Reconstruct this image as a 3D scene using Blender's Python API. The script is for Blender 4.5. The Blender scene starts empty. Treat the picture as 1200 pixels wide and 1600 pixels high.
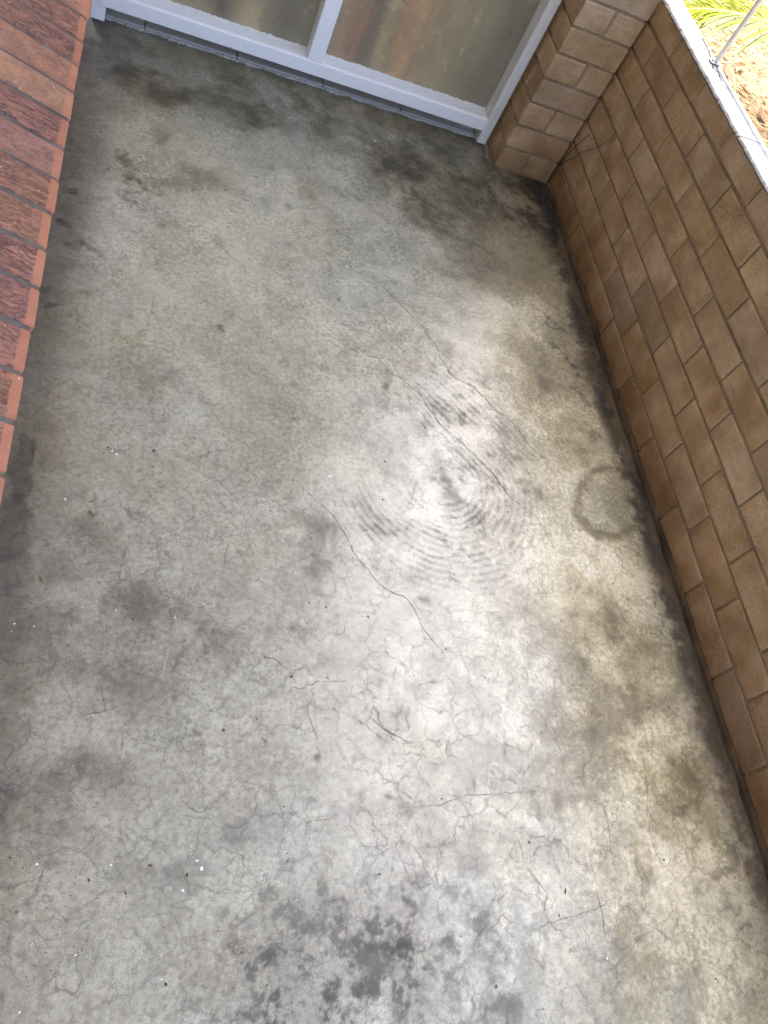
import bpy, bmesh, math, random
import numpy as np
from mathutils import Vector, Matrix

C = bpy.context.scene
COL = C.collection
rad = math.radians
random.seed(7)

# ------------------------------------------------------------------ camera
cam = bpy.data.cameras.new('camera')
cam.sensor_width = 36.0
cam.lens = 28.716
cam.clip_start = 0.02
cam.clip_end = 1000
camo = bpy.data.objects.new('camera', cam)
COL.objects.link(camo)
R = [[0.9242918743626218, -0.09744901153960606, 0.3690368831664184],
     [0.12040793567264116, -0.843045194557462, -0.5241915002750659],
     [0.36219671452718094, 0.5289409136033296, -0.7674861887370945]]
m = Matrix(((R[0][0], -R[1][0], -R[2][0], -1.5731), (R[0][1], -R[1][1], -R[2][1], -2.6661),
            (R[0][2], -R[1][2], -R[2][2], 1.5195), (0, 0, 0, 1)))
camo.matrix_world = m
C.camera = camo

# ------------------------------------------------------------------ light
SUN_DIR = Vector((0.0, 0.58, 1.0)).normalized()
w = bpy.data.worlds.new('World')
C.world = w
w.use_nodes = True
nt = w.node_tree
bg = nt.nodes['Background']
sky = nt.nodes.new('ShaderNodeTexSky')
sky.sky_type = 'NISHITA'
sky.sun_disc = False
sky.sun_elevation = math.asin(SUN_DIR.z)
sky.sun_rotation = math.atan2(SUN_DIR.x, SUN_DIR.y)
sky.air_density = 1.0
sky.dust_density = 5.0
sky.ozone_density = 0.9
nt.links.new(sky.outputs[0], bg.inputs[0])
bg.inputs[1].default_value = 0.15
sun = bpy.data.lights.new('sun', 'SUN')
sun.energy = 2.0
sun.angle = rad(0.53)
sun.color = (1.0, 0.94, 0.85)
suno = bpy.data.objects.new('sun', sun)
suno.rotation_euler = SUN_DIR.to_track_quat('Z', 'Y').to_euler()
COL.objects.link(suno)

vs = C.view_settings
vs.view_transform = 'Standard'
vs.look = 'None'
vs.gamma = 1.0
vs.use_curve_mapping = False
vs.exposure = 2.76
C.render.engine = 'CYCLES'
C.cycles.use_denoising = True
C.cycles.max_bounces = 10
C.cycles.diffuse_bounces = 6
C.cycles.transparent_max_bounces = 12
C.cycles.sample_clamp_indirect = 6.0
CEIL_EDGE = 0.002
BASE = (.466, .450, .350)
ROUGH = .285


# ------------------------------------------------------------------ helpers
def tag(o, label=None, cat=None, group=None, kind=None):
    for k, v in (('label', label), ('category', cat), ('group', group), ('kind', kind)):
        if v:
            o[k] = v
    return o


def link(name, me, parent=None, mat=None, loc=None):
    o = bpy.data.objects.new(name, me)
    COL.objects.link(o)
    if mat is not None and me is not None and len(me.materials) == 0:
        me.materials.append(mat)
    if loc is not None:
        o.location = loc
    if parent is not None:
        o.parent = parent
    return o


def empty(name, loc, label, cat, group=None):
    o = link(name, None, loc=loc)
    o.empty_display_size = 0.05
    tag(o, label, cat, group)
    return o


def mesh(name, v, f, smooth=False):
    me = bpy.data.meshes.new(name)
    me.from_pydata(v, [], f)
    me.update()
    if smooth:
        me.polygons.foreach_set('use_smooth', [True] * len(me.polygons))
    return me


def box_bm(bm, a, b):
    x0, y0, z0 = a
    x1, y1, z1 = b
    vs_ = [bm.verts.new(p) for p in ((x0, y0, z0), (x1, y0, z0), (x1, y1, z0), (x0, y1, z0),
                                     (x0, y0, z1), (x1, y0, z1), (x1, y1, z1), (x0, y1, z1))]
    for q in ((0, 3, 2, 1), (4, 5, 6, 7), (0, 1, 5, 4), (1, 2, 6, 5), (2, 3, 7, 6), (3, 0, 4, 7)):
        bm.faces.new([vs_[i] for i in q])


def box(name, a, b, mat, parent=None, bevel=0.0, seg=2):
    """a box in world metres; parent is only used when it sits at the origin or is an Empty (offset removed)"""
    bm = bmesh.new()
    off = parent.location if parent is not None else Vector((0, 0, 0))
    box_bm(bm, [a[i] - off[i] for i in range(3)], [b[i] - off[i] for i in range(3)])
    if bevel:
        bmesh.ops.bevel(bm, geom=bm.edges[:], offset=bevel, segments=seg, profile=0.5, affect='EDGES')
    me = bpy.data.meshes.new(name)
    bm.to_mesh(me)
    bm.free()
    return link(name, me, parent, mat)


def prism(name, prof, axis, a, b, mat, parent, smooth=False):
    """extrude a closed 2-D profile along x ('x': profile in y,z) or z ('z': profile in x,y)"""
    off = parent.location if parent is not None else Vector((0, 0, 0))
    v = []
    for t in (a, b):
        for p in prof:
            q = Vector((t, p[0], p[1])) if axis == 'x' else Vector((p[0], p[1], t))
            v.append(tuple(q - off))
    n = len(prof)
    f = [tuple(range(n)), tuple(range(2 * n - 1, n - 1, -1))]
    f += [(i, i + n, (i + 1) % n + n, (i + 1) % n) for i in range(n)]
    me = mesh(name, v, f)
    bm = bmesh.new()
    bm.from_mesh(me)
    bmesh.ops.recalc_face_normals(bm, faces=bm.faces[:])
    bm.to_mesh(me)
    bm.free()
    return link(name, me, parent, mat)


def tube_mesh(name, pts, radii, n=6):
    v, f = [], []
    pts = [Vector(p) for p in pts]
    for i, p in enumerate(pts):
        d = (pts[min(i + 1, len(pts) - 1)] - pts[max(i - 1, 0)]).normalized()
        a = d.orthogonal().normalized()
        b = d.cross(a)
        for k in range(n):
            t = 2 * math.pi * k / n
            v.append(tuple(p + (a * math.cos(t) + b * math.sin(t)) * radii[i]))
    for i in range(len(pts) - 1):
        for k in range(n):
            f.append((i * n + k, i * n + (k + 1) % n, (i + 1) * n + (k + 1) % n, (i + 1) * n + k))
    f.append(tuple(range(n - 1, -1, -1)))
    f.append(tuple(range((len(pts) - 1) * n, len(pts) * n)))
    return mesh(name, v, f, True)


# ------------------------------------------------------------------ materials
class NT:
    def __init__(self, name):
        self.m = bpy.data.materials.new(name)
        self.m.use_nodes = True
        self.t = self.m.node_tree
        self.b = self.t.nodes['Principled BSDF']

    def n(self, typ, props=None, **inp):
        x = self.t.nodes.new('ShaderNode' + typ)
        for k, v in (props or {}).items():
            setattr(x, k, v)
        for k, v in inp.items():
            key = k.replace('_', ' ')
            s = x.inputs[int(k[1:])] if k[0] == 'i' and k[1:].isdigit() else x.inputs[key]
            self.put(s, v)
        return x

    def put(self, s, v):
        if hasattr(v, 'is_output') or isinstance(v, bpy.types.NodeSocket):
            self.t.links.new(v, s)
        else:
            s.default_value = v

    def set(self, **kw):
        for k, v in kw.items():
            self.put(self.b.inputs[k.replace('_', ' ')], v)

    def noise(self, vec, scale, detail=4, rough=0.55, dist=0.0):
        return self.n('TexNoise', Vector=vec, Scale=scale, Detail=detail, Roughness=rough, Distortion=dist).outputs[0]

    def math(self, op, a, b=0.0, c=None, clamp=False):
        x = self.n('Math', {'operation': op, 'use_clamp': clamp}, i0=a, i1=b)
        if c is not None:
            self.put(x.inputs[2], c)
        return x.outputs[0]

    def ramp(self, fac, a, b, lo=0.0, hi=1.0):
        x = self.n('MapRange', {'clamp': True}, i0=fac, i1=a, i2=b, i3=lo, i4=hi)
        return x.outputs[0]

    def mix(self, fac, a, b, mode='MIX'):
        x = self.n('Mix', {'data_type': 'RGBA', 'blend_type': mode})
        self.put(x.inputs[0], fac)
        self.put(x.inputs[6], a)
        self.put(x.inputs[7], b)
        return x.outputs[2]

    def bump(self, h, strength, dist, prev=None):
        x = self.n('Bump', None, Height=h, Strength=strength, Distance=dist)
        if prev is not None:
            self.put(x.inputs['Normal'], prev)
        return x.outputs[0]

    def pos(self):
        return self.n('NewGeometry').outputs['Position']

    def obj(self):
        return self.n('TexCoord').outputs['Object']

    def mapping(self, vec, scale=(1, 1, 1), rot=(0, 0, 0), loc=(0, 0, 0)):
        return self.n('Mapping', None, Vector=vec, Scale=scale, Rotation=rot, Location=loc).outputs[0]


def rgb(*c):
    return (c[0], c[1], c[2], 1.0)


def mat_floor():
    q = NT('stained_concrete')
    P = q.pos()
    att = q.n('Attribute', {'attribute_name': 'stain'})
    aux = q.n('Attribute', {'attribute_name': 'wear'})
    sep = q.n('SeparateColor', None, i0=aux.outputs[0])
    craze, gloss, speck = sep.outputs[0], sep.outputs[1], sep.outputs[2]
    fine = q.noise(P, 90, 5, 0.65)
    micro = q.noise(P, 420, 3, 0.7)
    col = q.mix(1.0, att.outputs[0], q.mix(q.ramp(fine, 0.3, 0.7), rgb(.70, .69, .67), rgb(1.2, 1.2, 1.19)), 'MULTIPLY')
    col = q.mix(q.ramp(micro, 0.35, 0.62), q.mix(1.0, col, rgb(.68, .67, .65), 'MULTIPLY'), col)
    grit = q.noise(P, 88, 6, .74)
    gm = q.math('MULTIPLY', q.ramp(grit, .40, .30, 0, .55), q.ramp(speck, .1, .8, .40, 1))
    col = q.mix(gm, col, q.mix(1.0, col, rgb(.42, .40, .36), 'MULTIPLY'))
    pale = q.noise(q.mapping(P, loc=(4, 9, 0)), 48, 6, .7)
    col = q.mix(q.math('MULTIPLY', q.ramp(pale, .58, .70, 0, .45), q.ramp(speck, .1, .7, .35, 1)), col, q.mix(1.0, col, rgb(1.32, 1.30, 1.26), 'MULTIPLY'))
    # craze cracks: two sizes of warped cells
    wob = q.n('TexNoise', None, Vector=P, Scale=24.0, Detail=5.0)
    warp = q.n('VectorMath', {'operation': 'MULTIPLY_ADD'}, i0=wob.outputs[1], i1=(.05, .05, 0), i2=P).outputs[0]
    flat = q.mapping(warp, (1, 1, 0))
    v1 = q.n('TexVoronoi', {'feature': 'DISTANCE_TO_EDGE'}, Vector=flat, Scale=13.5).outputs[0]
    v2 = q.n('TexVoronoi', {'feature': 'DISTANCE_TO_EDGE'}, Vector=flat, Scale=26.0).outputs[0]
    gate1 = q.ramp(q.noise(P, 11, 4), 0.36, 0.54)
    gate2 = q.ramp(q.noise(q.mapping(P, loc=(7, 3, 0)), 13, 4), 00.44, 0.58)
    c1 = q.math('MULTIPLY', q.ramp(v1, 0.001, 0.013, 1, 0), q.math('MULTIPLY', gate1, craze))
    c2 = q.math('MULTIPLY', q.ramp(v2, 0.004, 0.032, 0.75, 0), q.math('MULTIPLY', gate2, craze))
    cr = q.math('MAXIMUM', c1, c2)
    # a soft dirty halo along some of the cracks
    halo = q.math('MULTIPLY', q.ramp(v1, 0.0, 0.07, 0.26, 0), q.math('MULTIPLY', gate1, craze))
    col = q.mix(halo, col, q.mix(1.0, col, rgb(.62, .60, .55), 'MULTIPLY'))
    col = q.mix(q.math('MULTIPLY', cr, 0.66), col, rgb(.06, .055, .045))
    # black pin-holes and specks
    jag = q.n('TexNoise', None, Vector=P, Scale=110.0, Detail=2.0)
    PJ = q.n('VectorMath', {'operation': 'MULTIPLY_ADD'}, i0=jag.outputs[1], i1=(.012, .012, 0), i2=P).outputs[0]
    sp = q.n('TexVoronoi', {'feature': 'F1'}, Vector=PJ, Scale=75.0)
    r = q.n('SeparateColor', None, i0=sp.outputs[1]).outputs[0]
    big = q.math('MULTIPLY', q.math('GREATER_THAN', r, 0.93), q.ramp(sp.outputs[0], 0.06, 0.20, 1, 0))
    sp2 = q.n('TexVoronoi', {'feature': 'F1'}, Vector=q.mapping(PJ, (1, 1, 0)), Scale=170.0)
    r2 = q.n('SeparateColor', None, i0=sp2.outputs[1]).outputs[0]
    small = q.math('MULTIPLY', q.math('GREATER_THAN', r2, 0.88), q.ramp(sp2.outputs[0], 0.1, 0.42, .9, 0))
    sm = q.math('MULTIPLY', q.math('MAXIMUM', q.math('MULTIPLY', big, .8), small), speck)
    col = q.mix(sm, col, rgb(.06, .055, .045))
    rough = q.math('ADD', q.math('ADD', q.ramp(fine, 0.25, 0.75, -.07, .10), gloss), q.math('MULTIPLY', q.math('MAXIMUM', cr, gm), .35))
    h = q.math('ADD', q.math('MULTIPLY', q.noise(P, 38, 6, .62), 1.0), q.math('MULTIPLY', micro, 0.25))
    nrm = q.bump(h, 0.16, 0.003)
    nrm = q.bump(q.math('SUBTRACT', 1.0, cr), 0.06, 0.001, nrm)
    q.set(Base_Color=col, Roughness=rough, Normal=nrm)
    q.b.inputs['Specular IOR Level'].default_value = 0.85
    return q.m


def mat_block(name, tints, dark=0.0):
    """dry pressed tan block: tint by object, sandy grain, pits, rain streaks"""
    q = NT(name)
    P = q.pos()
    inf = q.n('ObjectInfo')
    rr = q.n('ValToRGB', None, Fac=inf.outputs['Random'])
    e = rr.color_ramp.elements
    e[0].color, e[1].color = tints[0], tints[-1]
    for i, t in enumerate(tints[1:-1]):
        x = e.new((i + 1) / (len(tints) - 1))
        x.color = t
    col = rr.outputs[0]
    off = q.n('VectorMath', {'operation': 'SCALE'}, i0=(17.3, 9.1, 5.7), Scale=inf.outputs['Random']).outputs[0]
    po = q.n('VectorMath', {'operation': 'ADD'}, i0=P, i1=off).outputs[0]
    soft = q.noise(po, 9, 3)
    col = q.mix(q.ramp(soft, .35, .68), q.mix(1.0, col, rgb(.66, .60, .52), 'MULTIPLY'), col)
    # pale and dark scrape lines left by the press
    sl = q.noise(q.mapping(po, (14, 9, 85), (rad(28), 0, 0)), 1.0, 3)
    col = q.mix(q.ramp(sl, .56, .70, 0, .3), col, q.mix(1.0, col, rgb(1.28, 1.25, 1.2), 'MULTIPLY'))
    col = q.mix(q.ramp(sl, .44, .30, 0, .35), col, q.mix(1.0, col, rgb(.72, .68, .6), 'MULTIPLY'))
    g = q.noise(P, 260, 3, .7)
    col = q.mix(1.0, col, q.mix(q.ramp(g, .3, .7), rgb(.72, .70, .66), rgb(1.2, 1.2, 1.2)), 'MULTIPLY')
    pit = q.n('TexVoronoi', {'feature': 'F1'}, Vector=po, Scale=120.0)
    pr = q.n('SeparateColor', None, i0=pit.outputs[1]).outputs[0]
    pm = q.math('MULTIPLY', q.math('GREATER_THAN', pr, .76), q.ramp(pit.outputs[0], .12, .3, 1, 0))
    col = q.mix(q.math('MULTIPLY', pm, .6), col, rgb(.10, .065, .035))
    # darker and browner towards the floor
    z = q.n('SeparateXYZ', None, i0=P).outputs[2]
    foot_dark = q.math('MULTIPLY', q.ramp(q.math('ADD', z, q.math('MULTIPLY', soft, .10)), .03, .26, 1, 0), .85)
    col = q.mix(foot_dark, col, q.mix(1.0, col, rgb(.52, .38, .24), 'MULTIPLY'))
    h = q.math('SUBTRACT', q.math('ADD', g, q.noise(P, 60, 4)), q.math('MULTIPLY', pm, 1.5))
    q.set(Base_Color=col, Roughness=.9, Normal=q.bump(h, .5, .0018))
    q.b.inputs['Specular IOR Level'].default_value = 0.25
    return q.m


def mat_rough(name, a, b, scale=60, rough=.9, bump=.5, dist=.002, scale2=6):
    q = NT(name)
    P = q.pos()
    n1 = q.noise(P, scale, 5, .65)
    n2 = q.noise(P, scale2, 3)
    col = q.mix(q.ramp(n2, .32, .68), a, b)
    col = q.mix(1.0, col, q.mix(q.ramp(n1, .3, .7), rgb(.80, .80, .80), rgb(1.12, 1.12, 1.12)), 'MULTIPLY')
    q.set(Base_Color=col, Roughness=rough, Normal=q.bump(n1, bump, dist))
    q.b.inputs['Specular IOR Level'].default_value = 0.3
    return q.m


def mat_red_brick():
    """colour comes from the object; alpha says how much bark-like rustication it has; front 20 mm is a smooth margin"""
    q = NT('rusticated_red_brick')
    O = q.obj()
    inf = q.n('ObjectInfo')
    base = inf.outputs['Color']
    bark = inf.outputs['Alpha']
    off = q.n('VectorMath', {'operation': 'SCALE'}, i0=(31.3, 19.1, 7.7), Scale=inf.outputs['Random']).outputs[0]
    po = q.n('VectorMath', {'operation': 'ADD'}, i0=O, i1=off).outputs[0]
    x = q.n('SeparateXYZ', None, i0=O).outputs[0]
    edge = q.math('ADD', q.math('MULTIPLY', x, -1.0), q.math('MULTIPLY', q.math('SUBTRACT', q.noise(po, 130, 3), .5), .008))
    face = q.ramp(edge, .0165, .0205)                    # 0 on the smooth margin, 1 on the textured face
    # bark ridges run along the brick
    wp = q.n('TexNoise', None, Vector=po, Scale=22.0, Detail=3.0)
    wv = q.n('VectorMath', {'operation': 'MULTIPLY_ADD'}, i0=wp.outputs[1], i1=(.016, .034, 0), i2=po).outputs[0]
    ridge = q.noise(q.mapping(wv, (24, 135, 16)), 1.0, 4, .6)
    ridge2 = q.noise(q.mapping(wv, (48, 220, 16), loc=(3, 5, 0)), 1.0, 3, .6)
    groove = q.math('MULTIPLY', q.ramp(q.math('MINIMUM', ridge, q.math('ADD', ridge2, .03)), .40, .50, 1, 0), q.math('MULTIPLY', bark, face))
    # pitted texture on the sandy ones
    pn = q.noise(q.mapping(po, (1, 1.6, 1)), 135, 5, .8)
    pits = q.math('MULTIPLY', q.ramp(pn, .36, .46, 1, 0), q.math('MULTIPLY', face, q.ramp(bark, 0, 1, .8, .45)))
    big = q.noise(po, 26, 3)
    col = q.mix(q.ramp(big, .35, .65), q.mix(1.0, base, rgb(.74, .72, .76), 'MULTIPLY'), q.mix(1.0, base, rgb(1.15, 1.10, 1.04), 'MULTIPLY'))
    orange = q.mix(.38, base, rgb(.56, .21, .10))
    col = q.mix(face, q.mix(q.ramp(big, .3, .7), q.mix(1.0, orange, rgb(.9, .88, .88), 'MULTIPLY'), q.mix(1.0, orange, rgb(1.12, 1.1, 1.1), 'MULTIPLY')), col)
    col = q.mix(q.math('MULTIPLY', pits, .8), col, rgb(.085, .045, .038))
    col = q.mix(q.math('MULTIPLY', groove, .8), col, rgb(.06, .036, .032))
    # lime crumbs
    sp = q.n('TexVoronoi', {'feature': 'F1'}, Vector=po, Scale=95.0)
    r = q.n('SeparateColor', None, i0=sp.outputs[1]).outputs[0]
    w_ = q.math('MULTIPLY', q.math('GREATER_THAN', r, .94), q.ramp(sp.outputs[0], .1, .24, 1, 0))
    col = q.mix(w_, col, rgb(.62, .57, .52))
    # pale dust lying on the ridges
    dust = q.math('MULTIPLY', q.ramp(q.noise(po, 160, 3, .7), .50, .68), q.math('MULTIPLY', face, .5))
    col = q.mix(dust, col, rgb(.42, .33, .30))
    h = q.math('SUBTRACT', q.math('SUBTRACT', q.math('MULTIPLY', pn, .25), q.math('MULTIPLY', groove, 1.0)), q.math('MULTIPLY', pits, .35))
    q.set(Base_Color=col, Roughness=.8, Normal=q.bump(h, .8, .003))
    q.b.inputs['Specular IOR Level'].default_value = 0.3
    return q.m


def mat_paint(name, c, dirt=.25, rough=.42):
    q = NT(name)
    P = q.pos()
    n1 = q.noise(P, 9, 5, .65)
    n2 = q.noise(P, 130, 3)
    col = q.mix(q.ramp(n1, .52, .78, 0, dirt), c, q.mix(1.0, c, rgb(.66, .63, .56), 'MULTIPLY'))
    sp = q.n('TexVoronoi', {'feature': 'F1'}, Vector=P, Scale=90.0)
    r = q.n('SeparateColor', None, i0=sp.outputs[1]).outputs[0]
    dm = q.math('MULTIPLY', q.math('GREATER_THAN', r, .95), q.ramp(sp.outputs[0], .08, .18, 1, 0))
    col = q.mix(q.math('MULTIPLY', dm, .6), col, rgb(.13, .11, .09))
    q.set(Base_Color=col, Roughness=rough, Normal=q.bump(q.math('ADD', n2, q.noise(P, 40, 3)), .12, .0015))
    return q.m


def mat_plain(name, c, rough=.8, spec=.4, metal=0.0):
    q = NT(name)
    n = q.noise(q.pos(), 45, 4)
    col = q.mix(1.0, c, q.mix(q.ramp(n, .3, .7), rgb(.86, .86, .86), rgb(1.1, 1.1, 1.1)), 'MULTIPLY')
    q.set(Base_Color=col, Roughness=rough, Metallic=metal)
    q.b.inputs['Specular IOR Level'].default_value = spec
    return q.m


def mat_glass():
    """obscure glass with a dusty film: partly see-through, partly a soft grey scatter, a broad gloss"""
    q = NT('frosted_glass')
    P = q.pos()
    t = q.t
    n1 = q.noise(P, 5, 4)
    film = q.n('BsdfDiffuse', None, Color=q.mix(q.ramp(n1, .3, .7), rgb(.36, .33, .25), rgb(.48, .45, .36)), Roughness=.5)
    tl = q.n('BsdfTranslucent', None, Color=rgb(.30, .29, .25))
    a = q.n('MixShader', None, Fac=.35)
    t.links.new(film.outputs[0], a.inputs[1])
    t.links.new(tl.outputs[0], a.inputs[2])
    tr = q.n('BsdfTransparent', None, Color=rgb(.92, .93, .88))
    mx = q.n('MixShader', None, Fac=q.ramp(q.noise(P, 22, 4), .3, .7, .36, .54))
    t.links.new(tr.outputs[0], mx.inputs[1])
    t.links.new(a.outputs[0], mx.inputs[2])
    gl = q.n('BsdfGlossy', None, Color=rgb(1, 1, 1), Roughness=.32, Normal=q.bump(q.noise(P, 120, 3), .25, .002))
    fr = q.n('Fresnel', None, IOR=1.5)
    g2 = q.n('MixShader', None, Fac=fr.outputs[0])
    t.links.new(mx.outputs[0], g2.inputs[1])
    t.links.new(gl.outputs[0], g2.inputs[2])
    # paint and fly specks
    sp = q.n('TexVoronoi', {'feature': 'F1'}, Vector=P, Scale=48.0)
    r = q.n('SeparateColor', None, i0=sp.outputs[1]).outputs[0]
    dm = q.math('MULTIPLY', q.math('GREATER_THAN', r, .985), q.ramp(sp.outputs[0], .03, .07, 1, 0))
    wd = q.n('BsdfDiffuse', None, Color=rgb(.6, .58, .5))
    g3 = q.n('MixShader', None, Fac=q.math('MULTIPLY', dm, .6))
    t.links.new(g2.outputs[0], g3.inputs[1])
    t.links.new(wd.outputs[0], g3.inputs[2])
    out = t.nodes['Material Output']
    t.links.new(g3.outputs[0], out.inputs[0])
    return q.m


def mat_attr(name, attr, rough=.85, spec=.2, trans=0.0):
    q = NT(name)
    a = q.n('Attribute', {'attribute_name': attr})
    n = q.noise(q.pos(), 60, 4)
    col = q.mix(1.0, a.outputs[0], q.mix(q.ramp(n, .3, .7), rgb(.85, .85, .85), rgb(1.1, 1.1, 1.1)), 'MULTIPLY')
    q.set(Base_Color=col, Roughness=rough)
    q.b.inputs['Specular IOR Level'].default_value = spec
    if trans:
        tl = q.n('BsdfTranslucent', None, Color=col)
        mx = q.n('MixShader', None, Fac=trans)
        q.t.links.new(q.b.outputs[0], mx.inputs[1])
        q.t.links.new(tl.outputs[0], mx.inputs[2])
        q.t.links.new(mx.outputs[0], q.t.nodes['Material Output'].inputs[0])
    return q.m


def mat_leaf(name, c, c2):
    q = NT(name)
    inf = q.n('ObjectInfo')
    n = q.noise(q.pos(), 14, 3)
    col = q.mix(q.ramp(n, .35, .65), c, c2)
    col = q.mix(q.math('MULTIPLY', inf.outputs['Random'], .5), col, q.mix(1.0, col, rgb(.75, .8, .7), 'MULTIPLY'))
    q.set(Base_Color=col, Roughness=.6)
    q.b.inputs['Specular IOR Level'].default_value = 0.15
    t = q.t
    tl = q.n('BsdfTranslucent', None, Color=col)
    mx = q.n('MixShader', None, Fac=.35)
    t.links.new(q.b.outputs[0], mx.inputs[1])
    t.links.new(tl.outputs[0], mx.inputs[2])
    t.links.new(mx.outputs[0], t.nodes['Material Output'].inputs[0])
    return q.m


M_FLOOR = mat_floor()
M_BLOCK = mat_block('tan_block', [rgb(.48, .33, .195), rgb(.60, .44, .275), rgb(.52, .365, .22), rgb(.61, .465, .31), rgb(.46, .34, .23), rgb(.58, .40, .225)])
M_MORTAR = mat_rough('brown_mortar', rgb(.22, .16, .10), rgb(.35, .27, .18), 90, .95, .8, .003, 12)
M_REDMORTAR = mat_rough('grey_mortar', rgb(.12, .10, .085), rgb(.21, .18, .155), 110, .9, .6, .002, 20)
M_RED = mat_red_brick()
M_COPING = mat_rough('pale_concrete', rgb(.15, .152, .155), rgb(.215, .217, .22), 80, .9, .6, .002, 14)
M_PAINT = mat_paint('white_gloss_paint', rgb(.88, .885, .89))
M_PAINT2 = mat_paint('chalky_white_paint', rgb(.70, .69, .66), .5, .6)
M_TILE = mat_paint('grey_white_tile', rgb(.36, .36, .355), .55, .3)
M_BED = mat_rough('crumbly_bedding', rgb(.42, .40, .36), rgb(.58, .56, .52), 120, .95, .9, .003, 25)
M_GLASS = mat_glass()
M_DARK = mat_plain('dark_void', rgb(.05, .045, .04))
M_GAP = mat_plain('crack_dirt', rgb(.045, .038, .03), .95, .1)
M_HAIR = mat_plain('hairline_dirt', rgb(.13, .12, .10), .95, .1)
M_CEIL = mat_plain('ceiling_paint', rgb(.84, .82, .77), .8)
M_STEEL = mat_plain('white_post_paint', rgb(.78, .77, .77), .35, .5)
M_GALV = mat_plain('grey_bracket', rgb(.32, .32, .33), .45, .5, .6)
M_GROUND = mat_rough('dry_soil', rgb(.19, .12, .062), rgb(.26, .18, .10), 30, .95, .8, .01, 2.5)
M_PALM = mat_leaf('palm_leaflet', rgb(.26, .29, .003), rgb(.18, .24, .004))
M_PALMDRY = mat_leaf('palm_leaflet_pale', rgb(.26, .29, .10), rgb(.15, .22, .07))
M_RACHIS = mat_plain('palm_rachis', rgb(.45, .42, .10), .5)
M_TRUNK = mat_rough('palm_trunk', rgb(.16, .11, .07), rgb(.26, .19, .12), 40, .95, 1.0, .02, 9)
M_FLECK = mat_plain('white_fleck', rgb(.80, .79, .76), .7)
M_BIT = mat_plain('dry_leaf_brown', rgb(.10, .06, .025), .8)
M_STRAW = mat_plain('dry_straw', rgb(.30, .20, .07), .8)
M_TENDRIL = mat_plain('dry_tendril', rgb(.055, .035, .025), .9)
M_DEADLEAF = mat_plain('fallen_leaf', rgb(.20, .085, .035), .8)


# ------------------------------------------------------------------ the floor
def lattice(seed, n=256):
    return np.random.RandomState(seed).rand(n, n).astype(np.float32)


def vnoise(x, y, seed):
    g = lattice(seed)
    xi, yi = np.floor(x).astype(int), np.floor(y).astype(int)
    fx, fy = x - xi, y - yi
    fx, fy = fx * fx * (3 - 2 * fx), fy * fy * (3 - 2 * fy)
    a, b = g[xi & 255, yi & 255], g[(xi + 1) & 255, yi & 255]
    c, d = g[xi & 255, (yi + 1) & 255], g[(xi + 1) & 255, (yi + 1) & 255]
    return (a * (1 - fx) + b * fx) * (1 - fy) + (c * (1 - fx) + d * fx) * fy


def fbm(x, y, scale, octv, seed, gain=.55):
    s, amp, tot = 0.0, 1.0, 0.0
    for o in range(octv):
        k = scale * 2.03 ** o
        a = o * 0.61
        s = s + amp * vnoise((x * math.cos(a) - y * math.sin(a)) * k + 31.7 * o, (x * math.sin(a) + y * math.cos(a)) * k + 17.1 * o, seed + o)
        tot += amp
        amp *= gain
    return s / tot


def sstep(a, b, v):
    t = np.clip((v - a) / (b - a), 0, 1)
    return t * t * (3 - 2 * t)


TINT = dict(gry=(.50, .49, .465), olv=(.46, .415, .315), brn=(.27, .21, .135), blk=(.13, .115, .095), blk2=(.48, .455, .40),
            tau=(.70, .65, .59), pur=(.58, .555, .565), blu=(.52, .54, .57), wet=(.44, .435, .415), ylw=(.90, .82, .58))

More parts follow.
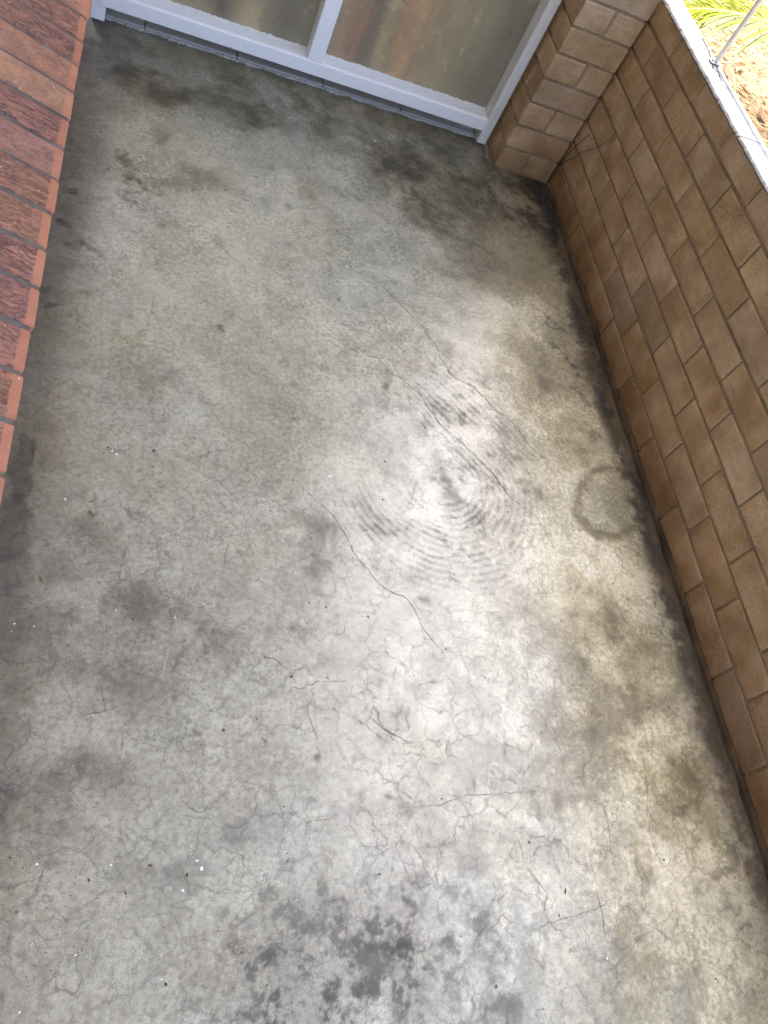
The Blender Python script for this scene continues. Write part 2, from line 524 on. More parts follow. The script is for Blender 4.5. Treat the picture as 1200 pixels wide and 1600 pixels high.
STAINS = [
 (-1.298, -0.005, 2, -0.324, -0.383, -6.754, 0.35, 'gry', 0.5),
 (-1.589, -0.005, 8.964, -0.176, 1.383, -5.464, 0.5, 'gry', 0.6),
 (-1.105, -0.031, 4.338, -0.852, -0.161, -6.345, 0.4, 'olv', 0.5),
 (-0.786, -0.037, 3.381, -0.903, -0.136, -5.416, 0.35, 'gry', 0.5),
 (-1.484, -0.143, 9.006, -0.798, 0.663, -11.335, 0.5, 'olv', 0.5),
 (-1.415, -0.158, 11.734, -0.678, 3.442, -15.91, 0.5, 'olv', 0.4),
 (-1.265, -0.15, 7.194, -1.668, -3.328, -11.814, 0.5, 'gry', 0.25),
 (-1.15, -0.127, 15.937, -4.887, -6.216, -13.332, 0.5, 'gry', 0.3),
 (-0.593, -0.058, 5.46, -2.366, -1.873, -4.142, 0.5, 'olv', 0.5),
 (-0.451, -0.124, 5.376, -3.171, -2.683, -2.834, 0.4, 'olv', 0.45),
 (-0.38, -0.376, 6.253, -0.31, 2.409, -4.084, 0.45, 'olv', 0.35),
 (-0.258, -0.464, 4.765, 0.396, 3.147, -4.211, 0.5, 'olv', 0.3),
 (-0.371, -0.658, 8.634, -2.739, 1.075, -10.456, 0.4, 'olv', 0.4),
 (-0.517, -0.395, 11.98, -5.875, -4.3, -9.246, 0.4, 'olv', 0.4),
 (-0.652, -0.246, 10.04, -5.581, -5.874, -6.303, 0.5, 'olv', 0.4),
 (-0.588, -0.389, 6.983, -4.638, -9.818, -7.918, 0.45, 'olv', 0.4),
 (-0.707, -0.207, 11.98, -5.714, -11.705, -17.307, 0.5, 'gry', 0.4),
 (-0.209, -0.095, 6.24, -3.3, -1.926, -4.314, 0.5, 'brn', 0.8),
 (-0.124, -0.208, 9.531, -4.298, -0.586, -5.8, 0.5, 'brn', 0.8),
 (-0.114, -0.036, 7.452, -2.855, 0.479, -7.717, 0.35, 'olv', 0.6),
 (-0.214, -0.608, 10.269, -3.604, 1.306, -12.085, 0.4, 'olv', 0.5),
 (-0.082, -0.263, 12.592, 0.205, 3.57, -4.908, 0.6, 'brn', 0.6),
 (-0.121, -0.89, 8.678, 1.44, 4.283, -6.156, 0.8, 'blk', 0.8),
 (-0.168, -0.832, 13.625, -3.365, 3.86, -14.04, 0.6, 'blk', 0.9),
 (-0.2, -1.058, 7.883, -4.252, -1.773, -9.309, 0.5, 'olv', 0.8),
 (-0.104, -1.009, 11.938, 0.737, 4.507, -7.82, 0.6, 'brn', 0.7),
 (-0.342, -1.078, 9.765, 3.212, 6.095, -7.82, 0.45, 'olv', 0.8),
 (-0.066, -1.131, 34.306, 5.597, 12.627, -20.377, 0.95, 'blk', 0.5),
 (-0.272, -0.97, 7.011, -4.553, -4.44, -9.164, 0.4, 'olv', 0.9),
 (-0.69, -1.291, 10.872, -4.64, -4.101, -18.13, 0.4, 'gry', 0.8),
 (-0.626, -1.491, 7.484, -2.395, -0.374, -13.069, 0.6, 'gry', 0.6),
 (-0.459, -1.329, 9.558, -5.57, -4.301, -12.122, 0.5, 'gry', 0.6),
 (-0.701, -1.079, 14.481, 2.629, 6.712, -10.163, 0.3, 'olv', 0.6),
 (-0.4, -1.482, 10.462, -7.176, -13.778, -30.719, 0.65, 'gry', 0.4),
 (-0.496, -1.027, 10.462, -4.71, -1.875, -9.71, 0.35, 'tau', 0.8),
 (-0.577, -1.637, 9.021, -1.681, 1.724, -13.184, 0.35, 'gry', 0.7),
 (-0.814, -1.224, 66.124, -4.144, 3.682, -12.72, 0.6, 'olv', 0.5),
 (-0.816, -1.291, 38.814, -4.148, 4.884, -22.876, 0.4, 'olv', 0.6),
 (-0.201, -1.28, 16.187, -6.827, 0.061, -11.367, 0.5, 'olv', 0.6),
 (-0.142, -1.233, 29.795, -22.277, -18.339, -37.211, 0.5, 'brn', 0.5),
 (-0.875, -1.64, 17.225, -1.733, 2.186, -15.754, 0.35, 'gry', 0.6),
 (-0.281, -1.965, 8.391, 0.611, 2.955, -9.347, 0.7, 'olv', 0.35),
 (-0.234, -2.061, 17.084, -1.981, 2.886, -16.104, 0.5, 'olv', 0.5),
 (-0.372, -1.921, 18.099, 0.54, 3.559, -12.187, 0.45, 'olv', 0.5),
 (-0.433, -2.115, 10.31, -4.81, -1.987, -15.738, 0.5, 'olv', 0.6),
 (-0.338, -2.157, 9.286, -2.786, 0.357, -16.755, 0.35, 'olv', 0.7),
 (-0.187, -2.251, 10.489, 1.081, 4.114, -15.817, 0.6, 'olv', 0.4),
 (-0.204, -2.17, 19.876, -1.662, 13.58, -75.807, 0.75, 'gry', 0.35),
 (-0.258, -1.788, 15.287, -13.261, -12.896, -24.872, 0.45, 'olv', 0.5),
 (-0.253, -1.839, 36.04, -10.703, 4.634, -55.716, 0.55, 'olv', 0.4),
 (-0.355, -1.67, 36.072, -9.116, 8.788, -74.259, 0.45, 'gry', 0.3),
 (-0.514, -1.947, 40.556, -9.101, 1.547, -23.665, 0.4, 'pur', 0.5),
 (-0.587, -2.007, 74.028, -15.187, 4.338, -80.541, 0.5, 'pur', 0.6),
 (-0.51, -2.286, 24.724, -14.315, -10.148, -42.598, 0.65, 'pur', 0.6),
 (-0.417, -2.307, 59.5, -17.133, -0.627, -74.21, 0.35, 'gry', 0.5),
 (-0.151, -2.455, 39.444, -15.947, -2.783, -76.616, 0.7, 'gry', 0.3),
 (-0.106, -2.416, 101.363, 14.175, 7.573, -32.159, 0.8, 'gry', 0.5),
 (-0.334, -2.42, 46.939, 6.941, 5.127, -22.868, 0.5, 'olv', 0.6),
 (-0.274, -2.606, 48.276, 9.337, 3.818, -19.7, 0.6, 'gry', 0.6),
 (-0.571, -2.338, 101.957, 16.361, 7.165, -30.37, 0.5, 'gry', 0.5),
 (-0.342, -2.59, 8.818, -3.086, -0.935, -14.486, 0.3, 'olv', 0.8),
 (-1.07, -1.718, 11.503, -5.055, -5.299, -13.128, 0.6, 'tau', 0.5),
 (-1.025, -1.73, 16.336, -0.96, 1.823, -14.824, 0.3, 'gry', 0.6),
 (-1.118, -1.822, 7.743, -1.47, -0.929, -10.364, 0.35, 'tau', 0.8),
 (-1.337, -1.844, 4.536, -0.187, 0.035, -9.564, 0.3, 'tau', 0.8),
 (-1.369, -1.989, 3.412, -0.003, 0.16, -14.815, 0.35, 'tau', 0.8),
 (-1.465, -2.067, 36.584, 2.892, 1.831, -36.163, 0.35, 'gry', 0.6),
 (-1.438, -2.033, 53.548, 3.729, 4.542, -77.311, 0.5, 'gry', 0.4),
 (-1.41, -2.108, 12.298, -1.249, -2.982, -20.148, 0.4, 'gry', 0.8),
 (-1.39, -1.936, 16.204, 0.849, 1.972, -23.91, 0.35, 'gry', 0.8),
 (-1.549, -1.838, 21.092, -0.345, -2.529, -43.653, 0.55, 'gry', 0.7),
 (-1.547, -1.794, 16.554, 1.614, 2.071, -16.844, 0.4, 'gry', 0.9),
 (-1.543, -1.955, 19.482, 0.508, -0.726, -34.28, 0.35, 'blk', 0.95),
 (-1.464, -1.996, 14.283, -0.004, -1.134, -38.033, 0.25, 'blk', 0.95),
 (-1.256, -1.982, 29.809, 0.308, 2.248, -32.707, 0.4, 'gry', 0.8),
 (-1.249, -2.089, 36.374, 0.301, 1.828, -42.812, 0.35, 'gry', 0.8),
 (-1.518, -2.255, 10.768, 1.109, 0.068, -26.378, 0.28, 'pur', 0.9),
 (-1.564, -2.292, 20.164, 2.436, -0.136, -19.227, 0.35, 'pur', 0.8),
 (-1.545, -2.373, 14.003, 6.605, 8.154, -22.905, 0.3, 'pur', 0.8),
 (-1.478, -2.238, 15.719, 1.389, 0.247, -36.103, 0.35, 'gry', 0.9),
 (-1.182, -2.26, 8.996, -1.779, -2.362, -13.962, 0.25, 'tau', 0.9),
 (-1.307, -2.421, 23.189, 0.711, -1.517, -39.583, 0.4, 'gry', 0.6),
 (-1.402, -2.407, 29.974, -9.464, -16.62, -43.944, 0.4, 'gry', 0.5),
 (-1.207, -2.361, 33.16, -0.211, -0.818, -35.458, 0.35, 'gry', 0.4),
 (-1.565, -2.579, 95.513, 12.867, -2.86, -34.755, 0.75, 'brn', 0.5),
 (-1.24, -2.551, 15.701, 0.097, -1.482, -21.466, 0.3, 'tau', 0.8),
 (-1.294, -2.011, 99.49, 2.248, 6.553, -105.606, 0.6, 'gry', 0.3),
 (-1.305, -2.156, 168.116, 4.613, 4.362, -163.345, 0.7, 'gry', 0.3),
 (-1.281, -2.18, 209.476, 4.052, 4.281, -206.411, 0.6, 'gry', 0.3),
 (-1.063, -2.235, 154.249, -8.65, 0.619, -90.649, 0.75, 'brn', 0.4),
 (-0.986, -2.232, 148.816, -12.306, 0.658, -88.919, 0.75, 'brn', 0.4),
 (-0.981, -2.222, 74.014, -6.224, 0.769, -79.414, 0.4, 'gry', 0.6),
 (-0.918, -2.299, 184.14, -20.035, -1.572, -205.868, 0.7, 'gry', 0.3),
 (-1.143, -2.581, 26.62, -0.855, -2.491, -33.374, 0.4, 'blk2', 0.5),
 (-1.105, -2.603, 21.734, 8.183, 4.522, -20.473, 0.35, 'blk2', 0.7),
 (-1.107, -2.526, 39.555, -1.793, -1.934, -31.67, 0.3, 'blk2', 0.7),
 (-1.014, -2.464, 25.399, -2.017, -1.541, -33.738, 0.35, 'blk2', 0.6),
 (-0.98, -2.498, 12.369, -6.649, -8.102, -21.879, 0.45, 'blk2', 0.9),
 (-0.923, -2.547, 30.732, -3.612, -2.386, -37.646, 0.35, 'blk2', 0.6),
 (-0.968, -2.569, 11.414, -3.665, -4.7, -21.723, 0.55, 'blk2', 0.9),
 (-1.057, -2.648, 12.667, -0.86, -2.778, -31.332, 0.4, 'blk2', 0.8),
 (-1.007, -2.601, 16.449, -5.066, -9.054, -40.551, 0.55, 'blk2', 0.9),
 (-0.915, -2.632, 16.375, -2.045, -2.85, -34.642, 0.45, 'blk2', 0.9),
 (-1.134, -2.632, 18.368, -0.67, -3.198, -36.952, 0.6, 'blk2', 0.8),
 (-1.104, -2.45, 14.089, -0.639, -1.035, -23.929, 0.3, 'blk2', 0.95),
 (-0.88, -2.459, 19.016, -2.469, -1.573, -36.384, 0.35, 'gry', 0.8),
 (-0.748, -2.442, 27.177, 1.004, 2.835, -27.473, 0.5, 'blu', 0.7),
 (-0.752, -2.574, 28.515, -5.313, -1.061, -15.884, 0.55, 'blu', 0.6),
 (-0.756, -2.665, 21.224, -4.068, -2.517, -29.083, 0.55, 'blu', 0.6),
 (-0.953, -2.412, 25.853, -2.602, -1.358, -40.753, 0.4, 'gry', 0.8),
 (-0.949, -2.314, 24.824, -18.571, -17.429, -31.31, 0.45, 'gry', 0.8),
 (-0.921, -2.095, 20.493, -14.069, -10.774, -19.712, 0.35, 'gry', 0.9),
 (-0.879, -2.115, 27.043, -26.349, -35.184, -42.104, 0.4, 'gry', 0.7),
 (-1.081, -1.948, 50.79, -2.302, 4.57, -61.902, 0.6, 'gry', 0.7),
 (-1.11, -1.971, 18.124, -0.661, 1.592, -23.16, 0.25, 'gry', 0.9),
 (-0.77, -1.86, 43.761, -6.119, 5.374, -61.232, 0.5, 'gry', 0.5),
 (-0.986, -2.021, 11.637, -0.897, 0.971, -17.491, 0.25, 'gry', 0.9),
 (-1.021, -2.556, 4.946, 0.646, 0.613, -7.756, 1.0, 'blk2', 0.9),
 (-1.155, -2.612, 9.218, -0.256, -1.13, -13.729, 0.9, 'blk2', 0.9),
 (-0.171, -0.945, 5.143, 0.381, 2.877, -4.767, 0.5, 'blk2', 0.9),
 (-0.577, -1.193, 5.266, -3.147, -2.733, -5.463, 0.4, 'blk2', 0.9),
 (-1.36, -1.912, 8.839, -0.306, -0.193, -17.563, 0.45, 'blk2', 0.9),
 (-1.269, -1.996, 13.052, 0.188, 0.794, -12.137, 0.35, 'blk2', 0.9),
 (-0.752, -2.646, 12.634, -2.421, -1.031, -12.534, 0.4, 'blk2', 0.9),
 (-1.553, -2.302, 11.185, 1.312, -0.158, -16.105, 0.25, 'blk2', 0.9),
 (-1.452, -0.588, 5.311, -0.292, 0.791, -5.779, 0.35, 'blk2', 0.9),
 (-0.624, -0.303, 4.614, -2.355, -2.852, -4.216, 0.35, 'blk2', 0.9),
 (-0.463, -2.231, 6.615, -1.748, 0.054, -7.96, 0.3, 'blk2', 0.9),
 (-1.026, -1.746, 8.239, -1.775, -0.73, -9.717, 0.3, 'blk2', 0.9),
 (-1.535, -0.572, 37.186, 9.14, 11.435, -12.464, 0.6, 'brn', 0.6),
 (-1.502, -0.624, 37.329, -5.448, -7.245, -43.105, 0.75, 'brn', 0.5),
 (-1.507, -0.689, 38.01, -1.635, 3.632, -30.506, 0.65, 'brn', 0.6),
 (-1.559, -0.732, 47.594, 1.055, 16.075, -62.75, 0.8, 'brn', 0.6),
 (-1.647, -0.725, 32.183, -1.941, -2.062, -62.944, 0.85, 'brn', 0.6),
 (-1.673, -0.869, 56.016, -3.12, -3.258, -58.242, 0.95, 'blk', 0.5),
 (-1.449, -0.652, 26.979, -2.931, -1.201, -58.781, 0.7, 'brn', 0.6),
 (-1.346, -0.537, 10.991, 0.912, 11.945, -20.904, 0.5, 'olv', 0.6),
 (-1.416, -0.602, 14.327, -0.163, 6.905, -24.943, 0.4, 'olv', 0.7),
 (-1.262, -0.537, 26.43, 0.218, 14.078, -33.54, 0.4, 'olv', 0.7),
 (-1.589, -0.596, 8.722, -1.071, -2.621, -15.743, 0.4, 'gry', 0.8),
 (-1.628, -0.809, 16.285, -0.227, 1.296, -13.152, 0.4, 'gry', 0.8),
 (-1.632, -0.923, 32.776, 3.196, 18.505, -51.667, 0.5, 'brn', 0.6),
 (-1.578, -0.933, 35.868, -6.96, -20.167, -56.829, 0.5, 'brn', 0.7),
 (-1.435, -0.384, 38.432, 1.712, 10.781, -22.606, 0.4, 'gry', 0.8),
 (-1.048, -0.554, 37.104, -20.795, -51.78, -44.459, 0.7, 'gry', 0.5),
 (-1.561, -0.269, 24.747, 1.723, 7.91, -15.131, 0.4, 'gry', 0.8),
 (-1.616, -0.147, 26.912, 2.128, 20.239, -35.947, 0.4, 'brn', 0.8),
 (-1.654, -1.144, 70.328, 7.621, 20.002, -66.504, 0.7, 'gry', 0.25),
 (-1.623, -1.126, 49.398, 4.943, 17.409, -57.439, 0.5, 'brn', 0.5),
 (-1.676, -1.134, 88.378, 10.05, 20.243, -66.281, 0.85, 'brn', 0.5),
 (-1.601, -1.174, 127.313, 37.203, 31.12, -43.71, 0.6, 'brn', 0.5),
 (-1.624, -1.17, 140.14, 14.226, 34.305, -117.633, 0.6, 'gry', 0.4),
 (-1.644, -1.1, 17.538, 0.816, 10.096, -57.331, 0.45, 'brn', 0.6),
 (-1.457, -1.351, 17.338, 1.075, 4.753, -20.393, 0.25, 'gry', 0.9),
 (-1.53, -1.415, 57.966, 12.664, 34.61, -73.593, 0.35, 'gry', 0.3),
 (-1.298, -1.52, 97.863, 2.012, 20.027, -109.75, 0.55, 'gry', 0.3),
 (-1.246, -1.11, 100.339, 0.538, 20.411, -73.073, 0.8, 'brn', 0.7),
 (-0.913, -0.919, 129.1, -9.596, 29.22, -96.964, 0.7, 'gry', 0.5),
 (-1.406, -1.205, 11.068, -0.585, 4.101, -58.483, 0.3, 'ylw', 0.7),
 (-1.51, -1.218, 27.237, 2, 16.133, -59.625, 0.35, 'ylw', 0.7),
 (-0.965, -0.698, 12.405, -5.05, -5.672, -11.641, 0.25, 'ylw', 0.8),
 (-1.67, -1.642, 49.129, 1.09, -0.185, -10.212, 0.6, 'wet', 0.14),
 (-1.67, -1.78, 29.084, -0.123, -1.053, -11.544, 0.55, 'wet', 0.3),
 (-1.656, -1.582, 116.329, -0.971, -1.988, -38.025, 0.7, 'wet', 0.15),
 (-1.648, -1.877, 37.268, 0.627, -1.237, -18.37, 0.5, 'wet', 0.4),
 (-1.647, -2.008, 31.26, 4.265, 0.607, -8.832, 0.35, 'gry', 0.5),
 (-1.608, -2.184, 39.461, 5.18, 0.159, -7.465, 0.4, 'gry', 0.5),
 (-1.595, -2.391, 66.861, 9.122, -0.291, -8.739, 0.5, 'gry', 0.6),
]
LIGHT_GAIN = [  # broad gains putting uneven light into the floor colour, with some cream patches
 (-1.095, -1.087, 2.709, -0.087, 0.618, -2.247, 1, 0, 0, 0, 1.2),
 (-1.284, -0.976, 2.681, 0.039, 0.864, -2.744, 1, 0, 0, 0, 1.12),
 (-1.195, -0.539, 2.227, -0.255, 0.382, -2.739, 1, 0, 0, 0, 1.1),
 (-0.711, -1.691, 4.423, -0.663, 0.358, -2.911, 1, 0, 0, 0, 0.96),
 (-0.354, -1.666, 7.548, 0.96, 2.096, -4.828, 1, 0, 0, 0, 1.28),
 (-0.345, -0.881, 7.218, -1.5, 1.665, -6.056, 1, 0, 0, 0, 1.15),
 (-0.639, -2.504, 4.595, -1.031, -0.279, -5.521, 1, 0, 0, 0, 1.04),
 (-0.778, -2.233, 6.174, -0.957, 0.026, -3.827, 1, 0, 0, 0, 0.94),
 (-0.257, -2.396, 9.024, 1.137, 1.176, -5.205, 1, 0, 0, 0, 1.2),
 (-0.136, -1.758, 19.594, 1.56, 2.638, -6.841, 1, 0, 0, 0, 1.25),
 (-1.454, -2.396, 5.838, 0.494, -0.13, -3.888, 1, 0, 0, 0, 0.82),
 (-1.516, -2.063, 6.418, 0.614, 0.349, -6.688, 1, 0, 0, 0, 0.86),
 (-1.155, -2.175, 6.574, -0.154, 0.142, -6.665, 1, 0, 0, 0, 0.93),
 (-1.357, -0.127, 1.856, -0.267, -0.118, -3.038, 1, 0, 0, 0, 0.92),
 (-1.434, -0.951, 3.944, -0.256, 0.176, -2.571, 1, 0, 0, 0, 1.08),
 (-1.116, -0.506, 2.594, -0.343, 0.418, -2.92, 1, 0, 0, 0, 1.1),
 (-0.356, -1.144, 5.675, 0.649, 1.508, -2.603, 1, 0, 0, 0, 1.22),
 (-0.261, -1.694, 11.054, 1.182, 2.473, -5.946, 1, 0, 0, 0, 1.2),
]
RING = (-0.146, -1.481, 8.122, -2.412, 1.194, -7.969)
CRACKS = [
 [(-0.807, -0.757), (-0.780, -0.804), (-0.716, -0.879), (-0.689, -0.911), (-0.662, -0.942), (-0.650, -0.978), (-0.613, -1.031), (-0.567, -1.070)],
 [(-0.650, -0.978), (-0.621, -1.021), (-0.621, -1.059), (-0.586, -1.124), (-0.527, -1.146), (-0.493, -1.186), (-0.469, -1.224), (-0.439, -1.234), (-0.406, -1.274), (-0.377, -1.337), (-0.346, -1.364), (-0.300, -1.367), (-0.257, -1.409)],
 [(-1.161, -0.887), (-1.126, -0.939), (-1.082, -0.955), (-1.047, -1.002), (-1.004, -1.050), (-0.951, -1.084), (-0.907, -1.119), (-0.854, -1.153), (-0.826, -1.158)],
 [(-0.929, -1.042), (-0.875, -1.075), (-0.821, -1.109), (-0.791, -1.149), (-0.760, -1.165), (-0.708, -1.211), (-0.678, -1.273), (-0.655, -1.312), (-0.604, -1.357), (-0.555, -1.412), (-0.522, -1.449), (-0.487, -1.516), (-0.419, -1.567), (-0.400, -1.614), (-0.377, -1.679)],
 [(-1.064, -1.568), (-1.034, -1.609), (-1.011, -1.623), (-0.989, -1.647), (-0.961, -1.696), (-0.948, -1.737), (-0.920, -1.776), (-0.892, -1.815), (-0.871, -1.832), (-0.825, -1.849), (-0.805, -1.880), (-0.794, -1.919), (-0.774, -1.948), (-0.753, -1.970), (-0.741, -2.015)],
 [(-0.945, -2.128), (-0.913, -2.156), (-0.886, -2.169), (-0.852, -2.186)],
 [(-1.342, -0.698), (-1.269, -0.793), (-1.188, -0.883)],
 [(-0.902, -2.311), (-0.804, -2.307), (-0.751, -2.291), (-0.668, -2.285), (-0.621, -2.283), (-0.541, -2.279)],
 [(-1.105, -2.339), (-1.073, -2.333), (-1.048, -2.331), (-1.022, -2.322)],
 [(-0.967, 0.061), (-0.965, -0.052), (-0.980, -0.113), (-0.963, -0.211), (-0.949, -0.239)],
 [(-0.460, -0.016), (-0.471, -0.205), (-0.467, -0.308), (-0.469, -0.426), (-0.458, -0.502)],
 [(-1.178, -1.997), (-1.158, -2.014), (-1.141, -2.014), (-1.125, -2.029), (-1.105, -2.042)],
 [(-1.205, -2.080), (-1.178, -2.032), (-1.162, -2.014), (-1.124, -1.987), (-1.095, -1.956)],
 [(-1.127, -2.074), (-1.080, -2.075), (-1.052, -2.060), (-1.003, -2.057), (-0.959, -2.048)],
 [(-1.076, -2.074), (-1.073, -2.134), (-1.058, -2.173), (-1.054, -2.223)],
 [(-0.625, -2.536), (-0.555, -2.522), (-0.491, -2.512), (-0.448, -2.496), (-0.421, -2.485)],
 [(-0.477, -2.477), (-0.478, -2.509), (-0.478, -2.536), (-0.483, -2.564)],
 [(-0.517, -2.628), (-0.466, -2.610), (-0.429, -2.590), (-0.392, -2.561)],
 [(-0.485, -2.569), (-0.458, -2.582), (-0.429, -2.590)],
 [(-0.410, -2.300), (-0.414, -2.366), (-0.424, -2.405), (-0.419, -2.455)],
 [(-0.260, -2.140), (-0.275, -2.215), (-0.282, -2.273), (-0.304, -2.328), (-0.308, -2.395), (-0.296, -2.460)],
 [(-0.636, -2.423), (-0.619, -2.447), (-0.596, -2.478), (-0.610, -2.506), (-0.610, -2.523)],
 [(-0.361, -2.542), (-0.351, -2.560), (-0.322, -2.580)],
 [(-1.510, -1.879), (-1.456, -1.867), (-1.453, -1.827), (-1.443, -1.781), (-1.412, -1.774)],
 [(-1.518, -2.148), (-1.459, -2.136), (-1.468, -2.098), (-1.481, -2.074)],
 [(-1.381, -1.990), (-1.411, -1.995)],
 [(-1.322, -2.294), (-1.287, -2.316), (-1.265, -2.300), (-1.247, -2.291), (-1.230, -2.277)],
 [(-0.251, -1.731), (-0.232, -1.804), (-0.207, -1.883), (-0.192, -1.960), (-0.189, -1.994)],
 [(-0.542, -0.564), (-0.518, -0.632), (-0.470, -0.690)],
]
SWEEP = ((-0.731, -0.452), (-1.087, -1.394))
SWIRL = (-0.682, -1.492)
FLECKS = [(-0.990, -1.537, 6), (-0.958, -1.554, 5), (-1.154, -1.627, 4), (-1.492, -1.552, 5), (-1.482, -1.559, 5), (-1.574, -1.690, 4), (-1.280, -2.409, 7), (-1.288, -2.396, 5), (-1.311, -2.442, 4), (-1.633, -1.975, 4), (-1.599, -1.978, 3), (-1.457, -1.932, 3), (-1.545, -2.393, 4), (-1.430, -2.398, 4), (-1.545, -2.598, 4), (-1.340, -2.571, 3), (-1.480, -2.144, 3), (-0.223, -0.648, 4), (-1.448, -1.505, 3), (-1.374, -1.754, 3), (-1.342, -1.939, 3), (-1.218, -2.087, 2), (-0.982, -0.150, 4), (-0.726, -0.064, 3), (-0.828, -0.271, 3), (-0.489, -2.600, 4), (-1.473, -2.528, 3), (-1.602, -0.837, 3)]
BITS = [(-1.520, -1.717, 12), (-1.597, -1.878, 10), (-1.404, -1.536, 7), (-1.366, -2.401, 5), (-1.085, -0.642, 4), (-0.302, -0.652, 4), (-0.554, -2.476, 8), (-0.238, -2.654, 5), (-1.067, -0.816, 4), (-1.266, -1.030, 3), (-1.688, -1.576, 4), (-0.715, -0.865, 4), (-0.231, -0.629, 3)]
COPING_CRACK = [(0.048, -0.161), (0.082, -0.166), (0.080, -0.223), (0.080, -0.255), (0.063, -0.312), (0.050, -0.367), (0.065, -0.379), (0.059, -0.406), (0.053, -0.456), (0.077, -0.470)]


def build_floor():
    st = 0.003
    xs = np.arange(-1.97, 0.0221, st, dtype=np.float64)
    ys = np.concatenate([np.linspace(-5.3, -2.97, 12, endpoint=False), np.arange(-2.97, 0.33, st)])
    nx, ny = len(xs), len(ys)
    X, Y = np.meshgrid(xs, ys)
    x, y = X.ravel(), Y.ravel()
    n_mid = fbm(x, y, 7, 5, 11)
    n_low = fbm(x, y, 1.7, 4, 21)
    n_hi = fbm(x, y, 34, 4, 31, .65)
    n_b = fbm(x, y, 15, 5, 41, .62)
    z_b = (n_b - n_b.mean()) / n_b.std()
    z_f = fbm(x, y, 12, 7, 161, .80)
    z_f = (z_f - z_f.mean()) / z_f.std()
    z_h = fbm(x, y, 31, 6, 181, .76)
    z_h = (z_h - z_h.mean()) / z_h.std()
    z_g = fbm(x, y, 47, 4, 171, .8)
    z_g = (z_g - z_g.mean()) / z_g.std()
    col = np.empty((len(x), 3))
    base = np.array(BASE)
    col[:] = base * (1 + .30 * (n_low - .5) + .20 * (n_mid - .5) + .22 * (n_hi - .5))[:, None]
    # warm / cool drift
    warm = fbm(x, y, 2.6, 3, 51) - .5
    col *= 1 + warm[:, None] * np.array([.10, .02, -.12])
    # etched pale and greyer cloudy mottling
    vary = .35 + .65 * sstep(-1.35, -.7, x + .25 * (n_mid - .5)) * sstep(.25, -.35, y) + .35 * sstep(-1.7, -2.2, y)
    col *= (1 - .17 * sstep(.1, 1.0, z_f) * vary)[:, None]
    col *= (1 - .16 * sstep(.7, 1.5, .95 * z_b + .3 * z_g) * vary)[:, None]
    col *= (1 + .12 * sstep(.3, 1.3, -z_f) * vary)[:, None]
    col *= (1 + .02 * z_g.clip(-2, 2))[:, None]
    col *= (1 - .13 * sstep(.5, 1.5, z_h) - .10 * sstep(.9, 1.6, z_g + .5 * z_h))[:, None]
    n_o = fbm(x, y, 3.6, 6, 191, .62)
    z_o = (n_o - n_o.mean()) / n_o.std()
    where = .30 + .38 * sstep(-.75, -.25, x) + .45 * sstep(-.7, -.1, y) + .30 * sstep(-1.9, -2.5, y)
    ol = np.clip(sstep(.0, 1.1, z_o + .25 * z_f) * where, 0, 1)
    col *= 1 + ol[:, None] * (np.array((.72, .69, .59)) - 1)
    wx, wy = fbm(x, y, 9, 4, 81) - .5, fbm(x, y, 9, 4, 91) - .5
    wx2, wy2 = fbm(x, y, 34, 4, 101) - .5, fbm(x, y, 34, 4, 111) - .5
    X2, Y2 = x + .055 * wx + .035 * wx2, y + .055 * wy + .035 * wy2
    for (cx, cy, a, b, c, d, k, sx, sy, rot, gain) in LIGHT_GAIN:
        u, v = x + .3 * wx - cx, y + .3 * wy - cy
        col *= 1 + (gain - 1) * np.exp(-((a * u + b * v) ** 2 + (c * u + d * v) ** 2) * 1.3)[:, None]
    for (cx, cy, a, b, c, d, k, t, soft) in STAINS:
        u, v = X2 - cx, Y2 - cy
        r = np.hypot(a * u + b * v, c * u + d * v)
        lo = 1 - soft * .75
        msk = (1 - sstep(lo, 1 + soft * .75, r))
        near = msk > 0
        if t in ('blk', 'blk2', 'brn'):
            nn = (.2 * z_f + .75 * z_h + .5 * z_g) if t == 'blk2' else (.6 * z_f + .2 * z_b + .6 * z_h)
            msk = msk ** .5 * (.30 * msk + .75 * sstep(.5 - 1.2 * msk, 2.2 - 1.0 * msk, nn)).clip(0, 1)
        elif soft > .3:
            msk = msk ** .8 * (.78 + .20 * z_f + .14 * z_b).clip(.15, 1.3)
        f = np.clip(msk * k * (1.15 if t == 'blk2' else 1.35), 0, 1)[:, None]
        col *= 1 + f * (np.array(TINT[t]) - 1)
    # ring left by a pot beside the wall
    cx, cy, a, b, c, d = RING
    u, v = x + .03 * wx + .02 * wx2 - cx, y + .03 * wy + .02 * wy2 - cy
    r = np.hypot(a * u + b * v, c * u + d * v)
    ang = np.arctan2(c * u + d * v, a * u + b * v)
    r = r + .07 * z_b * .6 + .04 * z_h * .5
    ring = np.exp(-((r - .93) / .11) ** 2) * (.75 + .2 * z_b + .15 * z_f).clip(.3, 1.2)
    inner = (1 - sstep(.7, 1.0, r)) * sstep(.42, .62, n_b + .12 * (a * u + b * v)) * .55
    col *= 1 + np.clip(ring * 1.6, 0, 1)[:, None] * (np.array((.36, .325, .24)) - 1)
    col *= 1 + np.clip(inner, 0, 1)[:, None] * (np.array((.55, .54, .50)) - 1)
    # trowel swirl: concentric float marks and the diagonal sweep above them
    dx, dy = x - SWIRL[0] + .012 * wx, y - SWIRL[1] + .012 * wy
    rr = np.hypot(dx, dy)
    env = sstep(.045, .11, rr) * (1 - sstep(.26, .40, rr)) * (.30 + .70 * sstep(-.5, .4, dx / (rr + 1e-6) * .4 - dy / (rr + 1e-6) * .9))
    wave = .5 + .5 * np.sin(2 * math.pi * rr / .0185 + 1.3 * z_b * .2 + .25 * z_f)
